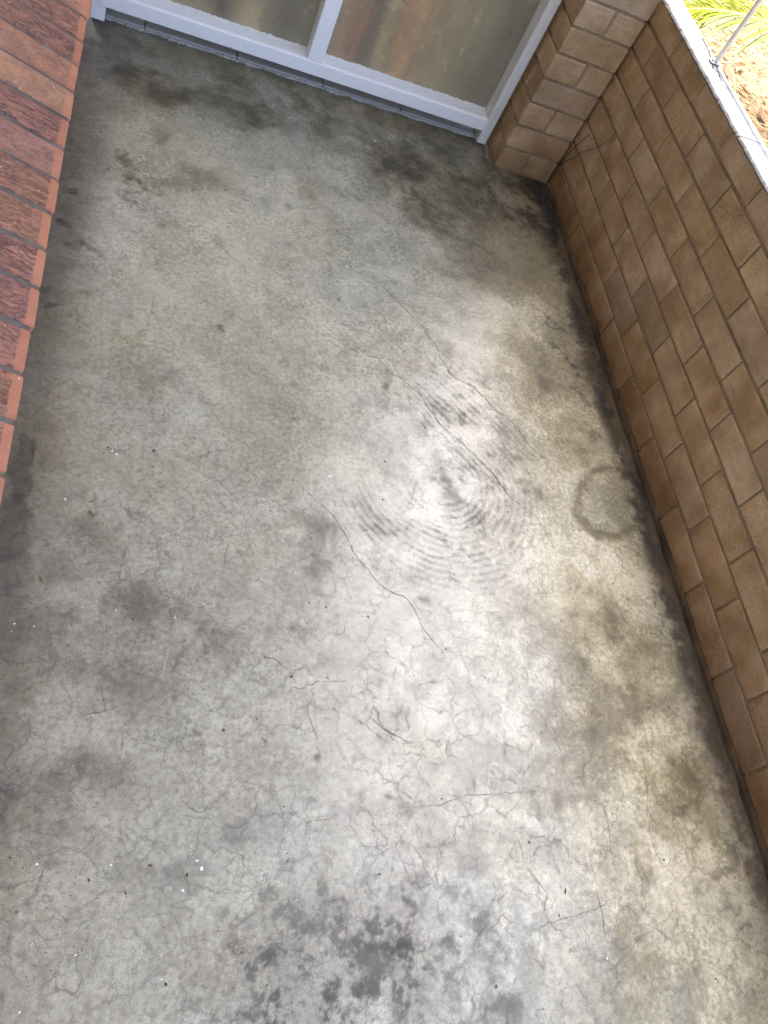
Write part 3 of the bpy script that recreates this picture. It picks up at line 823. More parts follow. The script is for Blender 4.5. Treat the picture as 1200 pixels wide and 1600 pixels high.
    sw = env * sstep(.25, .85, wave) * (.62 + .25 * z_f + .15 * z_h).clip(0, 1)
    col *= 1 - .30 * np.clip(sw, 0, 1)[:, None]
    sx_, sy_ = SWEEP[0][1] - SWEEP[0][0], SWEEP[1][1] - SWEEP[1][0]
    sl_ = math.hypot(sx_, sy_)
    ax, ay = x - (SWEEP[0][0] + SWEEP[0][1]) / 2, y - (SWEEP[1][0] + SWEEP[1][1]) / 2
    along = (ax * sx_ + ay * sy_) / sl_
    across = (-ax * sy_ + ay * sx_) / sl_ + .25 * along * along
    env2 = np.exp(-(along / (.62 * sl_)) ** 4 - (across / .15) ** 4)
    wv2 = .5 + .5 * np.sin(2 * math.pi * across / .021 + .5 * z_b + .5 * z_f)
    sw2 = env2 * sstep(.30, .85, wv2) * (.60 + .28 * z_f + .2 * z_h).clip(0, 1)
    col *= 1 - .36 * np.clip(sw2, 0, 1)[:, None]
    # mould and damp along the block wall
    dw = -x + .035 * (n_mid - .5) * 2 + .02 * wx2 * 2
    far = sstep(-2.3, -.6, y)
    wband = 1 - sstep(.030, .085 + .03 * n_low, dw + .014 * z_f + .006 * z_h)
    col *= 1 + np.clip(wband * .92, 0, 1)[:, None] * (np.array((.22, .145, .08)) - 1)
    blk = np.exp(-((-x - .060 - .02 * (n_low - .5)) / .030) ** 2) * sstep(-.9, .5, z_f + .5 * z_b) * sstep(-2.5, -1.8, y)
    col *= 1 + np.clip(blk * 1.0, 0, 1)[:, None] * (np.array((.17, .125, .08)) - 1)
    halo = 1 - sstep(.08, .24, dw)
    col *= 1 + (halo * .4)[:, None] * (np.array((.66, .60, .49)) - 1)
    # grime by the pillar, darker strip by the tiles, shade painted along red wall
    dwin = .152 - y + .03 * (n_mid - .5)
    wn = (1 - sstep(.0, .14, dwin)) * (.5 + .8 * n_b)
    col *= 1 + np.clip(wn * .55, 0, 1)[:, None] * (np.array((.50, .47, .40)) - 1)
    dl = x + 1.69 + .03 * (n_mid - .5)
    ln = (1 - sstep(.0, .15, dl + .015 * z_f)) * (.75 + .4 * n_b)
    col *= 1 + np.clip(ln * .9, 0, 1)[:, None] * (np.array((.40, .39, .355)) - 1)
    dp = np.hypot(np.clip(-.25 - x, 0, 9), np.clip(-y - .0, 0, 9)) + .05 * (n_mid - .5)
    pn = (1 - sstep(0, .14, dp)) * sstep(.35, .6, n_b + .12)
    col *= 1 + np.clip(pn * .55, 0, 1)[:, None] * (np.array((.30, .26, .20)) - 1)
    col = np.clip(col, .012, .62)
    # wear map: craze amount, roughness, speck amount
    wear = np.empty((len(x), 3))
    near_ = 1 - sstep(-1.6, -.5, y)
    wear[:, 0] = np.clip((.42 + .6 * near_ * (.7 + .8 * (n_low - .3))) * (1 - .5 * np.exp(-((x + .75) / .35) ** 2 - ((y + 1.55) / .45) ** 2)), 0, 1)
    wear[:, 1] = np.clip(ROUGH + .28 * (n_mid - .5) + .20 * (n_b - .5) + .30 * sstep(.30, .06, col[:, 1]) + .03 * np.clip(sw + sw2, 0, 1) + .6 * wband, .18, .95)
    wear[:, 2] = np.clip(.22 + 1.1 * sstep(.50, .66, fbm(x, y, 4.5, 4, 141)) * near_ + .3 * sstep(.55, .68, fbm(x, y, 6, 3, 151)), 0, 1)
    me = bpy.data.meshes.new('floor')
    V = np.zeros((len(x), 3), dtype=np.float32)
    V[:, 0], V[:, 1] = x, y
    idx = np.arange(nx * ny).reshape(ny, nx)
    F = np.stack([idx[:-1, :-1], idx[:-1, 1:], idx[1:, 1:], idx[1:, :-1]], -1).reshape(-1, 4).astype(np.int32)
    me.vertices.add(len(V))
    me.vertices.foreach_set('co', V.ravel())
    me.loops.add(F.size)
    me.loops.foreach_set('vertex_index', F.ravel())
    me.polygons.add(len(F))
    me.polygons.foreach_set('loop_start', np.arange(0, F.size, 4, dtype=np.int32))
    me.update(calc_edges=True)
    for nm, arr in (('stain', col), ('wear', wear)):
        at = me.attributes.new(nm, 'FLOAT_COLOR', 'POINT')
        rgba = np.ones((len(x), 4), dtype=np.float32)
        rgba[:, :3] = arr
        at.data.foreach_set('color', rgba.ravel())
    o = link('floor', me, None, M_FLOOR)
    tag(o, kind='structure')
    return o


FLOOR = build_floor()
rc = random.Random(3)


def crack_mesh(pts, w0, z):
    """a thin ragged dirt-filled crack lying on the slab"""
    P = [Vector((p[0], p[1], 0)) for p in pts]
    fine = []
    for a, b in zip(P[:-1], P[1:]):
        n = max(2, int((b - a).length / .009))
        d = (b - a).normalized()
        s = Vector((-d.y, d.x, 0))
        for i in range(n):
            j = rc.gauss(0, .0013) if (fine and i) else 0
            fine.append(a.lerp(b, i / n) + s * j)
    fine.append(P[-1])
    v, f = [], []
    n = len(fine)
    for i, p in enumerate(fine):
        d = (fine[min(i + 1, n - 1)] - fine[max(i - 1, 0)]).normalized()
        s = Vector((-d.y, d.x, 0))
        taper = min(1, .25 + 3 * min(i, n - 1 - i) / n)
        ww = w0 * taper * rc.choice((.45, .7, 1, 1, 1.5)) * .5
        v += [tuple(p + s * ww + Vector((0, 0, z))), tuple(p - s * ww + Vector((0, 0, z)))]
    for i in range(n - 1):
        f.append((2 * i, 2 * i + 1, 2 * i + 3, 2 * i + 2))
    return mesh('crack', v, f)


for i, pts in enumerate(CRACKS):
    wd = (.0016, .0018, .0011, .0016, .0014, .0018, .0009)[i] if i < 7 else .0010
    link('crack', crack_mesh(pts, wd, .0004 + .00002 * i), FLOOR, M_GAP if i in (0, 1, 3) else M_HAIR)

# mortar fillet between slab and block wall
fl = []
seg = 150
v, f = [], []
for i in range(seg + 1):
    yy = -5.2 + 5.19 * i / seg
    w_ = .017 + rc.uniform(-.004, .004)
    h_ = .014 + rc.uniform(-.003, .003)
    v += [(-w_, yy, .0005), (-w_ * .55, yy, h_ * .75), (.004, yy, h_)]
for i in range(seg):
    for k in range(2):
        a = i * 3 + k
        f.append((a, a + 3, a + 4, a + 1))
M_FILLET = mat_rough('dirty_mortar_fillet', rgb(.022, .015, .009), rgb(.085, .052, .024), 70, .9, .9, .003, 9)
o = link('mortar_fillet', mesh('mortar_fillet', v, f, True), FLOOR, M_FILLET)

# slab body under the finished surface, ground round about
o = box('slab', (-2.2, -5.3, -.16), (.02, .6, -.004), M_COPING)
tag(o, kind='structure')
gv = []
gme = mesh('ground', [(-300, -300, -.42), (300, -300, -.42), (300, 300, -.42), (-300, 300, -.42)], [(0, 1, 2, 3)])
o = link('ground', gme, None, M_GROUND)
tag(o, kind='structure')


# ------------------------------------------------------------------ tan block wall, pillar
def block_meshes(lx, ly, lz, n=4, seed=1):
    """a block with a slightly uneven arris on its -x and -y faces; 44 triangles; corner at origin"""
    out = []
    r = random.Random(seed)
    for k in range(n):
        bm = bmesh.new()
        box_bm(bm, (0, 0, 0), (lx, ly, lz))
        bmesh.ops.bevel(bm, geom=bm.edges[:], offset=.0032, segments=1, affect='EDGES')
        for vv in bm.verts:
            vv.co += Vector((r.uniform(-.0008, .0008), r.uniform(-.0012, .0012), r.uniform(-.0012, .0012)))
        me = bpy.data.meshes.new('block')
        bm.to_mesh(me)
        bm.free()
        me.materials.append(M_BLOCK)
        out.append(me)
    return out


HC = .08969
LM = .24
WALL = empty('block_wall', (0, -2.5, 0), 'low wall of tan blocks with pale cracked concrete coping along the right side of the floor', 'wall')
OFF = {1: .087, 2: .177, 3: .088, 4: .21, 5: .11, 6: .21, 7: .11, 8: .21}
cache = {}


def get(lx, ly, lz):
    k = (round(lx, 3), round(ly, 3), round(lz, 3))
    if k not in cache:
        cache[k] = block_meshes(lx, ly, lz, 4, len(cache) + 1)
    return cache[k]


rb = random.Random(11)


def put_block(parent, x, y, z, lx, ly, lz):
    me = rb.choice(get(lx, ly, lz))
    o = bpy.data.objects.new('brick', me)
    COL.objects.link(o)
    o.parent = parent
    o.location = Vector((x + rb.uniform(-.0012, .0012), y, z + rb.uniform(-.001, .001))) - parent.location
    o.rotation_euler = (rb.uniform(-.004, .004), rb.uniform(-.003, .003), rb.uniform(-.003, .003))
    return o


gap = .0085
Y_END = -5.2
for c in range(1, 9):
    z0 = (c - 1) * HC + gap * .5
    lz = HC - gap if c < 8 else .0735
    cuts = [-.25]
    t = OFF[c]
    while t < -Y_END:
        cuts.append(t)
        t += LM
    cuts.append(-Y_END)
    pgap = .006 if c > 1 else .007
    for a, b in zip(cuts[:-1], cuts[1:]):
        ly = b - a - pgap
        if ly < .03:
            continue
        put_block(WALL, 0, -b + pgap * .5, z0, .1, ly, lz)
o = box('mortar', (.0055, Y_END, .0), (.0945, .248, .7), M_MORTAR, WALL)
o['label'] = 'brown grey mortar joints set back between the blocks'

# coping render: pale, ragged on the inner arris, cracked
rk = random.Random(5)


def coping(y0, y1):
    v, f = [], []
    n = int(abs(y1 - y0) / .012)
    for i in range(n + 1):
        yy = y0 + (y1 - y0) * i / n
        e = -.003 + rk.gauss(0, .0016)
        e2 = .094 + rk.gauss(0, .002)
        zt = .7085 + rk.gauss(0, .0005)
        v += [(e + .002, yy, .6985), (e, yy, .7035), (e + .004, yy, zt), (.03, yy, zt + .0006), (.065, yy, zt + .0004), (e2 - .005, yy, zt - .0005), (e2, yy, .703), (e2, yy, .6985)]
    m_ = 8
    for i in range(n):
        for k in range(m_ - 1):
            a = i * m_ + k
            f.append((a, a + m_, a + m_ + 1, a + 1) if y1 < y0 else (a, a + 1, a + m_ + 1, a + m_))
        f.append((i * m_ + m_ - 1, (i + 1) * m_ + m_ - 1, (i + 1) * m_, i * m_))
    f.append(tuple(range(m_)))
    f.append(tuple(range(n * m_ + m_ - 1, n * m_ - 1, -1)))
    off = WALL.location
    v = [tuple(Vector(p) - off) for p in v]
    me = mesh('coping', v, f)
    b_ = bmesh.new()
    b_.from_mesh(me)
    bmesh.ops.recalc_face_normals(b_, faces=b_.faces[:])
    b_.to_mesh(me)
    b_.free()
    return link('coping', me, WALL, M_COPING)


cop = [coping(.25, -.7225), coping(-.7265, -2.2), coping(-2.204, -5.2)]
cm = crack_mesh(COPING_CRACK, .0045, .7098)
for vv in cm.vertices:
    vv.co -= WALL.location
k = link('crack', cm, cop[0], M_GAP)
k['label'] = 'jagged black crack running along the coping beside the post'

PILLAR = empty('block_pillar', (-.12, .12, 0), 'tall pillar of tan blocks at the end of the low wall beside the window', 'pillar')
for c in range(1, 31):
    z0 = (c - 1) * HC + gap * .5
    lz = HC - gap
    g = .007
    if c % 2 == 1:
        sp_ = .118 + rb.uniform(-.012, .012)
        put_block(PILLAR, -.241, 0, z0, sp_ - g, .245, lz)
        put_block(PILLAR, -.241 + sp_, 0, z0, .230 - sp_, .245, lz)
    else:
        put_block(PILLAR, -.241, 0, z0, .230, .092, lz)
        put_block(PILLAR, -.241, .099, z0, .230, .146, lz)
box('mortar', (-.2365, .0045, 0), (-.0155, .241, 30 * HC), M_MORTAR, PILLAR)

# ------------------------------------------------------------------ red sill wall
SILL = empty('red_brick_wall', (-1.70, -2.4, 0), 'rusticated red brick wall with sloping sill course along the left edge of the floor', 'wall')
TILT = rad(19.4)
PITCH = .10352
Y0 = -.5462
NOSE = Vector((-1.6616, 0, .3636))
PAL = dict(o=(.43, .215, .135, .2), p=(.47, .255, .155, .1), d=(.39, .185, .125, .75), v=(.38, .18, .13, .8), b=(.42, .20, .125, .65),
           r=(.40, .185, .135, .7), k=(.42, .21, .155, .3))
ORDER = 'dvopvkbbvrrbrrkovbdrpbvrkobvdrpbvkrobvd'
rs = random.Random(21)
BL, BW, BT = .235, PITCH - .0105, .105


def sill_mesh(seed):
    r = random.Random(seed)
    bm = bmesh.new()
    box_bm(bm, (-BL, -BW / 2, -BT), (0, BW / 2, 0))
    bmesh.ops.bevel(bm, geom=bm.edges[:], offset=.0035, segments=1, affect='EDGES')
    for vv in bm.verts:
        vv.co += Vector((r.uniform(-.001, .001), r.uniform(-.0012, .0012), r.uniform(-.0008, .0008)))
    me = bpy.data.meshes.new('sill_brick')
    bm.to_mesh(me)
    bm.free()
    me.materials.append(M_RED)
    return me


SM = [sill_mesh(i) for i in range(4)]
for k in range(-7, 33):
    ymid = Y0 - (k + .5) * PITCH
    o = bpy.data.objects.new('sill_brick', rs.choice(SM))
    COL.objects.link(o)
    o.parent = SILL
    o.location = Vector((NOSE.x + rs.uniform(-.002, .0015), ymid + rs.uniform(-.001, .001), NOSE.z + rs.uniform(-.0012, .0012))) - SILL.location
    o.rotation_euler = (rs.uniform(-.006, .006), TILT, rs.uniform(-.006, .006))
    if k < 0:
        ch = 'okbvodp'[-k - 1]
    else:
        ch = ORDER[k % len(ORDER)]
    c_ = PAL[ch]
    j = rs.uniform(.93, 1.07)
    o.color = (c_[0] * j * 1.04, c_[1] * j * .98, c_[2] * j * .92, c_[3])
ct, s_t = math.cos(TILT), math.sin(TILT)
prof = []
for (u, dz) in ((-.005, -.0035), (-.235, -.0035), (-.235, -.10), (-.006, -.10)):
    prof.append((NOSE.x + u * ct + dz * s_t, NOSE.z - u * s_t + dz * ct))
# mortar bed between the sill bricks, one strip seen in every joint
v = []
for yy in (Y0 + 7 * PITCH, Y0 - 33 * PITCH):
    for p in prof:
        v.append((p[0] - SILL.location.x, yy - SILL.location.y, p[1]))
o = link('mortar', mesh('mortar', v, [(0, 1, 2, 3), (7, 6, 5, 4), (0, 4, 5, 1), (1, 5, 6, 2), (2, 6, 7, 3), (3, 7, 4, 0)]), SILL, M_REDMORTAR)
# stretcher courses under the sill
WB = []
for sd in range(3):
    r = random.Random(sd + 50)
    bm = bmesh.new()
    box_bm(bm, (-.1, -.115, -.038), (0, .115, .038))
    bmesh.ops.bevel(bm, geom=bm.edges[:], offset=.003, segments=1, affect='EDGES')
    me = bpy.data.meshes.new('brick')
    bm.to_mesh(me)
    bm.free()
    me.materials.append(M_RED)
    WB.append(me)
for c in range(0, 3):
    for i in range(0, 22):
        o = bpy.data.objects.new('brick', rs.choice(WB))
        COL.objects.link(o)
        o.parent = SILL
        o.location = Vector((-1.712 + rs.uniform(-.001, .001), .06 - i * .24 - (c % 2) * .12, .042 + c * .086)) - SILL.location
        c_ = PAL[rs.choice('odvbrk')]
        o.color = c_
o = box('wall_mortar', (-1.95, -5.2, 0), (-1.717, .17, .27), M_REDMORTAR, SILL)

# ------------------------------------------------------------------ house window above the red sill (out of frame)
HW = empty('sill_window', (-1.90, -2.3, .43), 'white framed glass window standing on the red sill', 'window')
box('frame', (-1.93, -5.2, .445), (-1.885, .12, .50), M_PAINT, HW, .004)
box('frame', (-1.93, -5.2, 2.32), (-1.885, .12, 2.40), M_PAINT, HW, .004)
for yy in (-5.2, -3.45, -1.7, .06):
    box('mullion', (-1.928, yy, .50), (-1.887, yy + .06, 2.32), M_PAINT, HW, .004)
for a, b in ((-5.14, -3.45), (-3.39, -1.7), (-1.64, .06)):
    box('pane', (-1.913, a - .004, .496), (-1.907, b + .004, 2.324), M_GLASS, HW)
o = box('curtain', (-2.02, -5.2, .40), (-2.0, .2, 2.42), M_CEIL)  # out of view, added pale to bounce fill onto the floor
tag(o, 'unseen pale curtain added inside the sill window for bounce light', 'curtain')

# ------------------------------------------------------------------ frosted window at the far end
WIN = empty('frosted_window', (-.96, .15, 0), 'white painted timber window with two frosted panes at the far end of the floor', 'window')
YF = .1235
TOP = 2.36
# bottom rail: square face, small bevel, flat top running back under the bead
prism('bottom_rail', [(YF, .0545), (YF + .002, .0525), (YF + .075, .0525), (YF + .075, .101), (YF + .006, .101), (YF + .0015, .0985), (YF, .095)], 'x', -1.6605, -.294, M_PAINT, WIN)
box('jamb', (-1.6860, YF + .004, .004), (-1.6425, YF + .08, TOP), M_PAINT, WIN, .003)
o = prism('jamb', [(-.296, YF + .001), (-.292, YF - .003), (-.263, YF - .003), (-.258, YF + .0), (-.256, YF + .006), (-.256, YF + .08), (-.296, YF + .08)], 'z', .008, TOP, M_PAINT2, WIN)
prism('mullion', [(-.9945, YF + .003), (-.992, YF + .0005), (-.9435, YF + .0005), (-.941, YF + .003), (-.941, YF + .075), (-.9945, YF + .075)], 'z', .1012, TOP, M_PAINT, WIN)
box('top_rail', (-1.6605, YF, TOP), (-.256, YF + .08, TOP + .07), M_PAINT, WIN, .003)
GY = YF + .062
for a, b in ((-1.6425, -.9945), (-.941, -.296)):
    box('glass_pane', (a + .0005, GY, .1015), (b - .0005, GY + .005, TOP - .0005), M_GLASS, WIN)
    # ragged glazing putty along the foot of the pane
    v, f = [], []
    n = 70
    for i in range(n + 1):
        xx = a + .001 + (b - a - .002) * i / n
        h_ = .0055 + abs(rk.gauss(0, .0018))
        d_ = .012 + rk.gauss(0, .0016)
        v += [(xx, GY - d_, .1012), (xx, GY - d_ * .45, .1012 + h_ * .55), (xx, GY - .0003, .1012 + h_)]
    for i in range(n):
        for q_ in range(2):
            s_ = i * 3 + q_
            f.append((s_, s_ + 3, s_ + 4, s_ + 1))
    v = [tuple(Vector(p) - WIN.location) for p in v]
    link('putty', mesh('putty', v, f), WIN, M_PAINT2)

# curtain behind the frosted panes: soft folds, banded cloth
BANDS = [(-1.70, (.26, .23, .15)), (-1.40, (.30, .27, .18)), (-1.33, (.20, .15, .10)), (-1.30, (.055, .035, .028)), (-1.275, (.10, .07, .05)), (-1.25, (.40, .33, .21)),
         (-1.19, (.42, .36, .24)), (-1.13, (.20, .17, .11)), (-1.07, (.055, .045, .035)), (-1.0, (.15, .13, .10)), (-.93, (.30, .28, .22)), (-.885, (.28, .19, .14)),
         (-.855, (.36, .17, .09)), (-.825, (.27, .13, .08)), (-.79, (.09, .06, .045)), (-.765, (.13, .09, .06)), (-.735, (.36, .31, .20)), (-.705, (.34, .28, .17)),
         (-.68, (.42, .25, .13)), (-.62, (.44, .27, .15)), (-.58, (.33, .23, .14)), (-.52, (.27, .23, .15)), (-.44, (.25, .22, .14)), (-.38, (.15, .13, .085)), (-.33, (.08, .065, .045)), (-.20, (.05, .04, .03))]
bx = np.array([b[0] for b in BANDS])
bc = np.array([b[1] for b in BANDS])
v, f, cc = [], [], []
nu, nv = 260, 16
for j in range(nv + 1):
    zz = .05 + (TOP + .05 - .05) * j / nv
    for i in range(nu + 1):
        xx = -1.72 + 1.47 * i / nu
        yy = .285 + .018 * math.sin(xx * 41 + .35 * math.sin(zz * 2.1)) + .009 * math.sin(xx * 87 + 1 + zz)
        v.append((xx, yy, zz))
        xs_ = xx + .010 * math.sin(zz * 9 + xx * 12) + .006 * math.sin(zz * 23 + xx * 30)
        cc.append([min(.8, .85 * float(np.interp(xs_, bx, bc[:, k_]))) for k_ in range(3)] + [1.0])
for j in range(nv):
    for i in range(nu):
        a = j * (nu + 1) + i
        f.append((a, a + 1, a + nu + 2, a + nu + 1))
me = mesh('curtain', v, f, True)
at = me.attributes.new('cloth', 'FLOAT_COLOR', 'POINT')
at.data.foreach_set('color', np.array(cc, dtype=np.float32).ravel())
o = link('curtain', me, None, mat_attr('banded_cloth', 'cloth', .85, .2, .5))
tag(o, 'tan, orange and dark brown banded cloth seen blurred behind the frosted panes', 'curtain')
o = box('window_upstand', (-1.70, .2165, .0), (-.262, .236, .0515), M_TILE)
tag(o, kind='structure')

# tiles under the window
TROW = empty('tile_sill', (-.95, .2, 0), 'row of pale grey tiles laid on the floor under the white window rail', 'tile sill')
tj = [-1.6425, -1.5195, -1.2145, -.9075, -.609, -.3010, -.262]
for i, (a, b) in enumerate(zip(tj[:-1], tj[1:])):
    o = box('tile', (a + .0016, .1525 + rk.uniform(-.0012, .0012), .0075), (b - .0016, .214, .0165 + rk.uniform(-.0006, .0006)), M_TILE, TROW, .0018, 2)
v, f = [], []
n = 330
for i in range(n + 1):
    xx = -1.6425 + 1.38 * i / n
    d_ = .1555 + rk.gauss(0, .0018) - (.004 if rk.random() < .12 else 0) + .004 * math.sin(i * .21) * math.sin(i * .057)
    t_ = .0074 - abs(rk.gauss(0, .0009))
    v += [(xx, d_ - .0015, .0002), (xx, d_, t_ * .6), (xx, d_ + .003, t_), (xx, .21, t_)]
for i in range(n):
    for k_ in range(3):
        a = i * 4 + k_
        f.append((a, a + 4, a + 5, a + 1))
v = [tuple(Vector(p) - TROW.location) for p in v]
link('bedding_mortar', mesh('bedding_mortar', v, f), TROW, M_BED)

# ------------------------------------------------------------------ porch roof and the house round it
o = box('ceiling', (-2.2, -2.85, 2.75), (CEIL_EDGE, 2.2, 2.85), M_CEIL)  # unseen roof, edges placed to keep sun off the floor and admit fill
tag(o, kind='structure')
o = box('house_wall', (-2.2, .30, 2.44), (-.25, .40, 2.748), M_CEIL)
tag(o, kind='structure')

# ------------------------------------------------------------------ white post on the coping
POST = empty('post', (.0712, -.3301, .7085), 'thin white round post standing on the coping beside the crack', 'post')
me = tube_mesh('shaft', [(0, 0, .004), (0, 0, .6), (0, 0, 1.3), (0, 0, 2.1)], [.0075] * 4, 14)
link('shaft', me, POST, M_STEEL)
bm = bmesh.new()
box_bm(bm, (-.020, -.012, .0015), (.014, .012, .006))
bmesh.ops.bevel(bm, geom=bm.edges[:], offset=.0015, segments=1, affect='EDGES')
me = bpy.data.meshes.new('foot_plate')
bm.to_mesh(me)
bm.free()
link('foot_plate', me, POST, M_GALV)
me = tube_mesh('bolt', [(-.013, 0, .005), (-.013, 0, .011)], [.0045, .004], 6)
link('bolt', me, POST, M_GALV)

# ------------------------------------------------------------------ outside: litter, fallen leaves, palm
ro = random.Random(17)
v, f, lc = [], [], []


def flake(x, y, z, L, W, tone):
    a = ro.uniform(0, 6.283)
    tl = ro.uniform(-.5, .5)
    ca, sa = math.cos(a), math.sin(a)
    i = len(v)
    for (u, w_, h_) in ((-L, 0, 0), (0, -W, .3 * W), (L, 0, tl * L * .5), (0, W, .3 * W)):
        v.append((x + u * ca - w_ * sa, y + u * sa + w_ * ca, z + h_ + L * .25))
        lc.append((*tone, 1.0))
    f.append((i, i + 1, i + 2))
    f.append((i, i + 2, i + 3))


TONES = [(.36, .25, .12), (.41, .30, .155), (.33, .215, .10), (.12, .045, .016), (.38, .29, .16), (.23, .115, .045), (.43, .34, .21)]
for i in range(42000):
    x_ = .14 + 5.9 * ro.random() ** 1.1
    y_ = -4.0 + 11.0 * ro.random() ** .75
    L = ro.uniform(.008, .05)
    flake(x_, y_, -.415 + ro.uniform(0, .02), L, L * ro.uniform(.07, .3), ro.choice(TONES))
me = mesh('leaf_litter', v, f)
at = me.attributes.new('tone', 'FLOAT_COLOR', 'POINT')
at.data.foreach_set('color', np.array(lc, dtype=np.float32).ravel())
o = link('leaf_litter', me, None, mat_attr('litter', 'tone', .9))
tag(o, 'dry straw coloured leaf litter and chips covering the sunlit ground', 'leaf litter', kind='stuff')

LEAFSHAPE = [(-.5, 0, 0), (-.32, .13, .02), (-.05, .20, .035), (.22, .14, .03), (.5, 0, .01), (.22, -.14, .03), (-.05, -.20, .035), (-.32, -.13, .02)]


def dead_leaf_mesh(seed):
    r = random.Random(seed)
    v = [(p[0], p[1] * r.uniform(.85, 1.2), p[2] + r.uniform(0, .05)) for p in LEAFSHAPE] + [(-.1, 0, -.02), (.2, 0, -.015), (-.72, .02, .02)]
    f = [(0, 1, 8), (1, 2, 8), (2, 9, 8), (2, 3, 9), (3, 4, 9), (4, 5, 9), (5, 6, 9), (6, 8, 9), (6, 7, 8), (7, 0, 8), (0, 8, 10)]
    return mesh('fallen_leaf', v, f)


DL = [dead_leaf_mesh(i) for i in range(3)]
spots = [(2.40, 2.82, .19, 1.2, 'large brown fallen leaf just beyond the foot of the white post'),
         (2.60, 2.98, .16, .5, 'brown fallen leaf on the litter right of the post, under the palm leaflets'),
         (2.29, 2.44, .15, 1.9, 'narrow red brown fallen leaf lying beside the cracked coping'),
         (2.52, 2.33, .20, 1.4, 'long orange brown fallen leaf lowest on the sunlit litter'),
         (2.42, 3.16, .12, .2, 'small dark fallen leaf beneath the tip of the palm frond'),
         (2.48, 2.62, .13, 2.4, 'rust coloured fallen leaf in the middle of the sunlit litter')]
for i, (x_, y_, s_, a_, lb) in enumerate(spots):
    o = link('fallen_leaf', DL[i % 3], None, M_DEADLEAF, (x_, y_, -.392))
    o.scale = (s_, s_, s_)
    o.rotation_euler = (.15, -.1, a_)
    tag(o, lb, 'leaf', 'fallen leaves on the sunlit ground')

PALM = empty('palm', (3.35, 1.75, -.42), 'palm with sunlit yellow green fronds standing beyond the low wall', 'palm')
PB = PALM.location
trunk = tube_mesh('trunk', [(0, 0, -.02), (.01, .0, .2), (.0, .02, .42), (0, 0, .62)], [.15, .12, .10, .09], 12)
link('trunk', trunk, PALM, M_TRUNK)


def leaflet_mesh(L, W, droop):
    v, f = [], []
    n = 5
    for i in range(n + 1):
        t = i / n
        ww = W * (math.sin(math.pi * min(1, t * .85 + .12)) ** .7) * (1 if i < n else .05)
        z_ = -droop * t * t * L
        v += [(t * L, -ww, z_ + ww * .5), (t * L, 0, z_), (t * L, ww, z_ + ww * .5)]
    for i in range(n):
        for k_ in range(2):
            a = i * 3 + k_
            f.append((a, a + 3, a + 4, a + 1))
    return mesh('leaflet', v, f)


LF = [leaflet_mesh(1, .020, d_) for d_ in (.10, .22, .32)]
LP = [leaflet_mesh(1, .018, d_) for d_ in (.25, .35, .45)]
for m_ in LF:
    m_.materials.append(M_PALM)
for m_ in LP:
    m_.materials.append(M_PALMDRY)


def frond(pts, Lmax, n, label, roll=0.0, pale=True, single=True, seed=0):
    r = random.Random(seed)
    P = [Vector(p) - PB for p in pts]
    # resample
    fine = []
    for a, b in zip(P[:-1], P[1:]):
        for i in range(6):
            fine.append(a.lerp(b, i / 6))
    fine.append(P[-1])
    rr_ = [.010 * (1 - .8 * i / (len(fine) - 1)) + .001 for i in range(len(fine))]
    fr = link('frond', tube_mesh('frond', fine, rr_, 5), PALM, M_RACHIS)
    if label:
        fr['label'] = label
    allv, allf = [], []
    for i in range(n):
        t = .12 + .88 * i / (n - 1)
        q_ = t * (len(fine) - 1)
        k_ = min(int(q_), len(fine) - 2)
        p = fine[k_].lerp(fine[k_ + 1], q_ - k_)
        d = (fine[k_ + 1] - fine[k_]).normalized()
        side = d.cross(Vector((0, 0, 1))).normalized()
        upv = side.cross(d)
        Lq = Lmax * (math.sin(math.pi * (.16 + .76 * t)) ** .6) * r.uniform(.9, 1.1)
        for sgn in (-1, 1):
            fwd = .55 + .5 * t
            dirv = (side * sgn * (1.0 - .35 * t) + d * fwd + upv * (.18 + roll * sgn)).normalized()
            zax = (upv - dirv * upv.dot(dirv)).normalized()
            yax = zax.cross(dirv)
            Mx = Matrix((dirv, yax, zax)).transposed()
            lower = (sgn == PALE_SIDE) and pale and t < .72 and r.random() < .75
            me = r.choice(LP if lower else LF)
            if single:
                o = bpy.data.objects.new('leaflet', me)
                COL.objects.link(o)
                o.parent = fr
                M4 = Mx.to_4x4() @ Matrix.Diagonal((Lq, Lq * r.uniform(.85, 1.15), Lq, 1))
                M4.translation = p
                o.matrix_local = M4
            else:
                b0 = len(allv)
                for vv in me.vertices:
                    allv.append(tuple(p + Mx @ (Vector(vv.co) * Lq)))
                for pl in me.polygons:
                    allf.append(tuple(b0 + ii for ii in pl.vertices))
    if not single:
        o = link('leaflet_fan', mesh('leaflet_fan', allv, allf), fr, M_PALM)
        o['kind'] = 'stuff'
    return fr


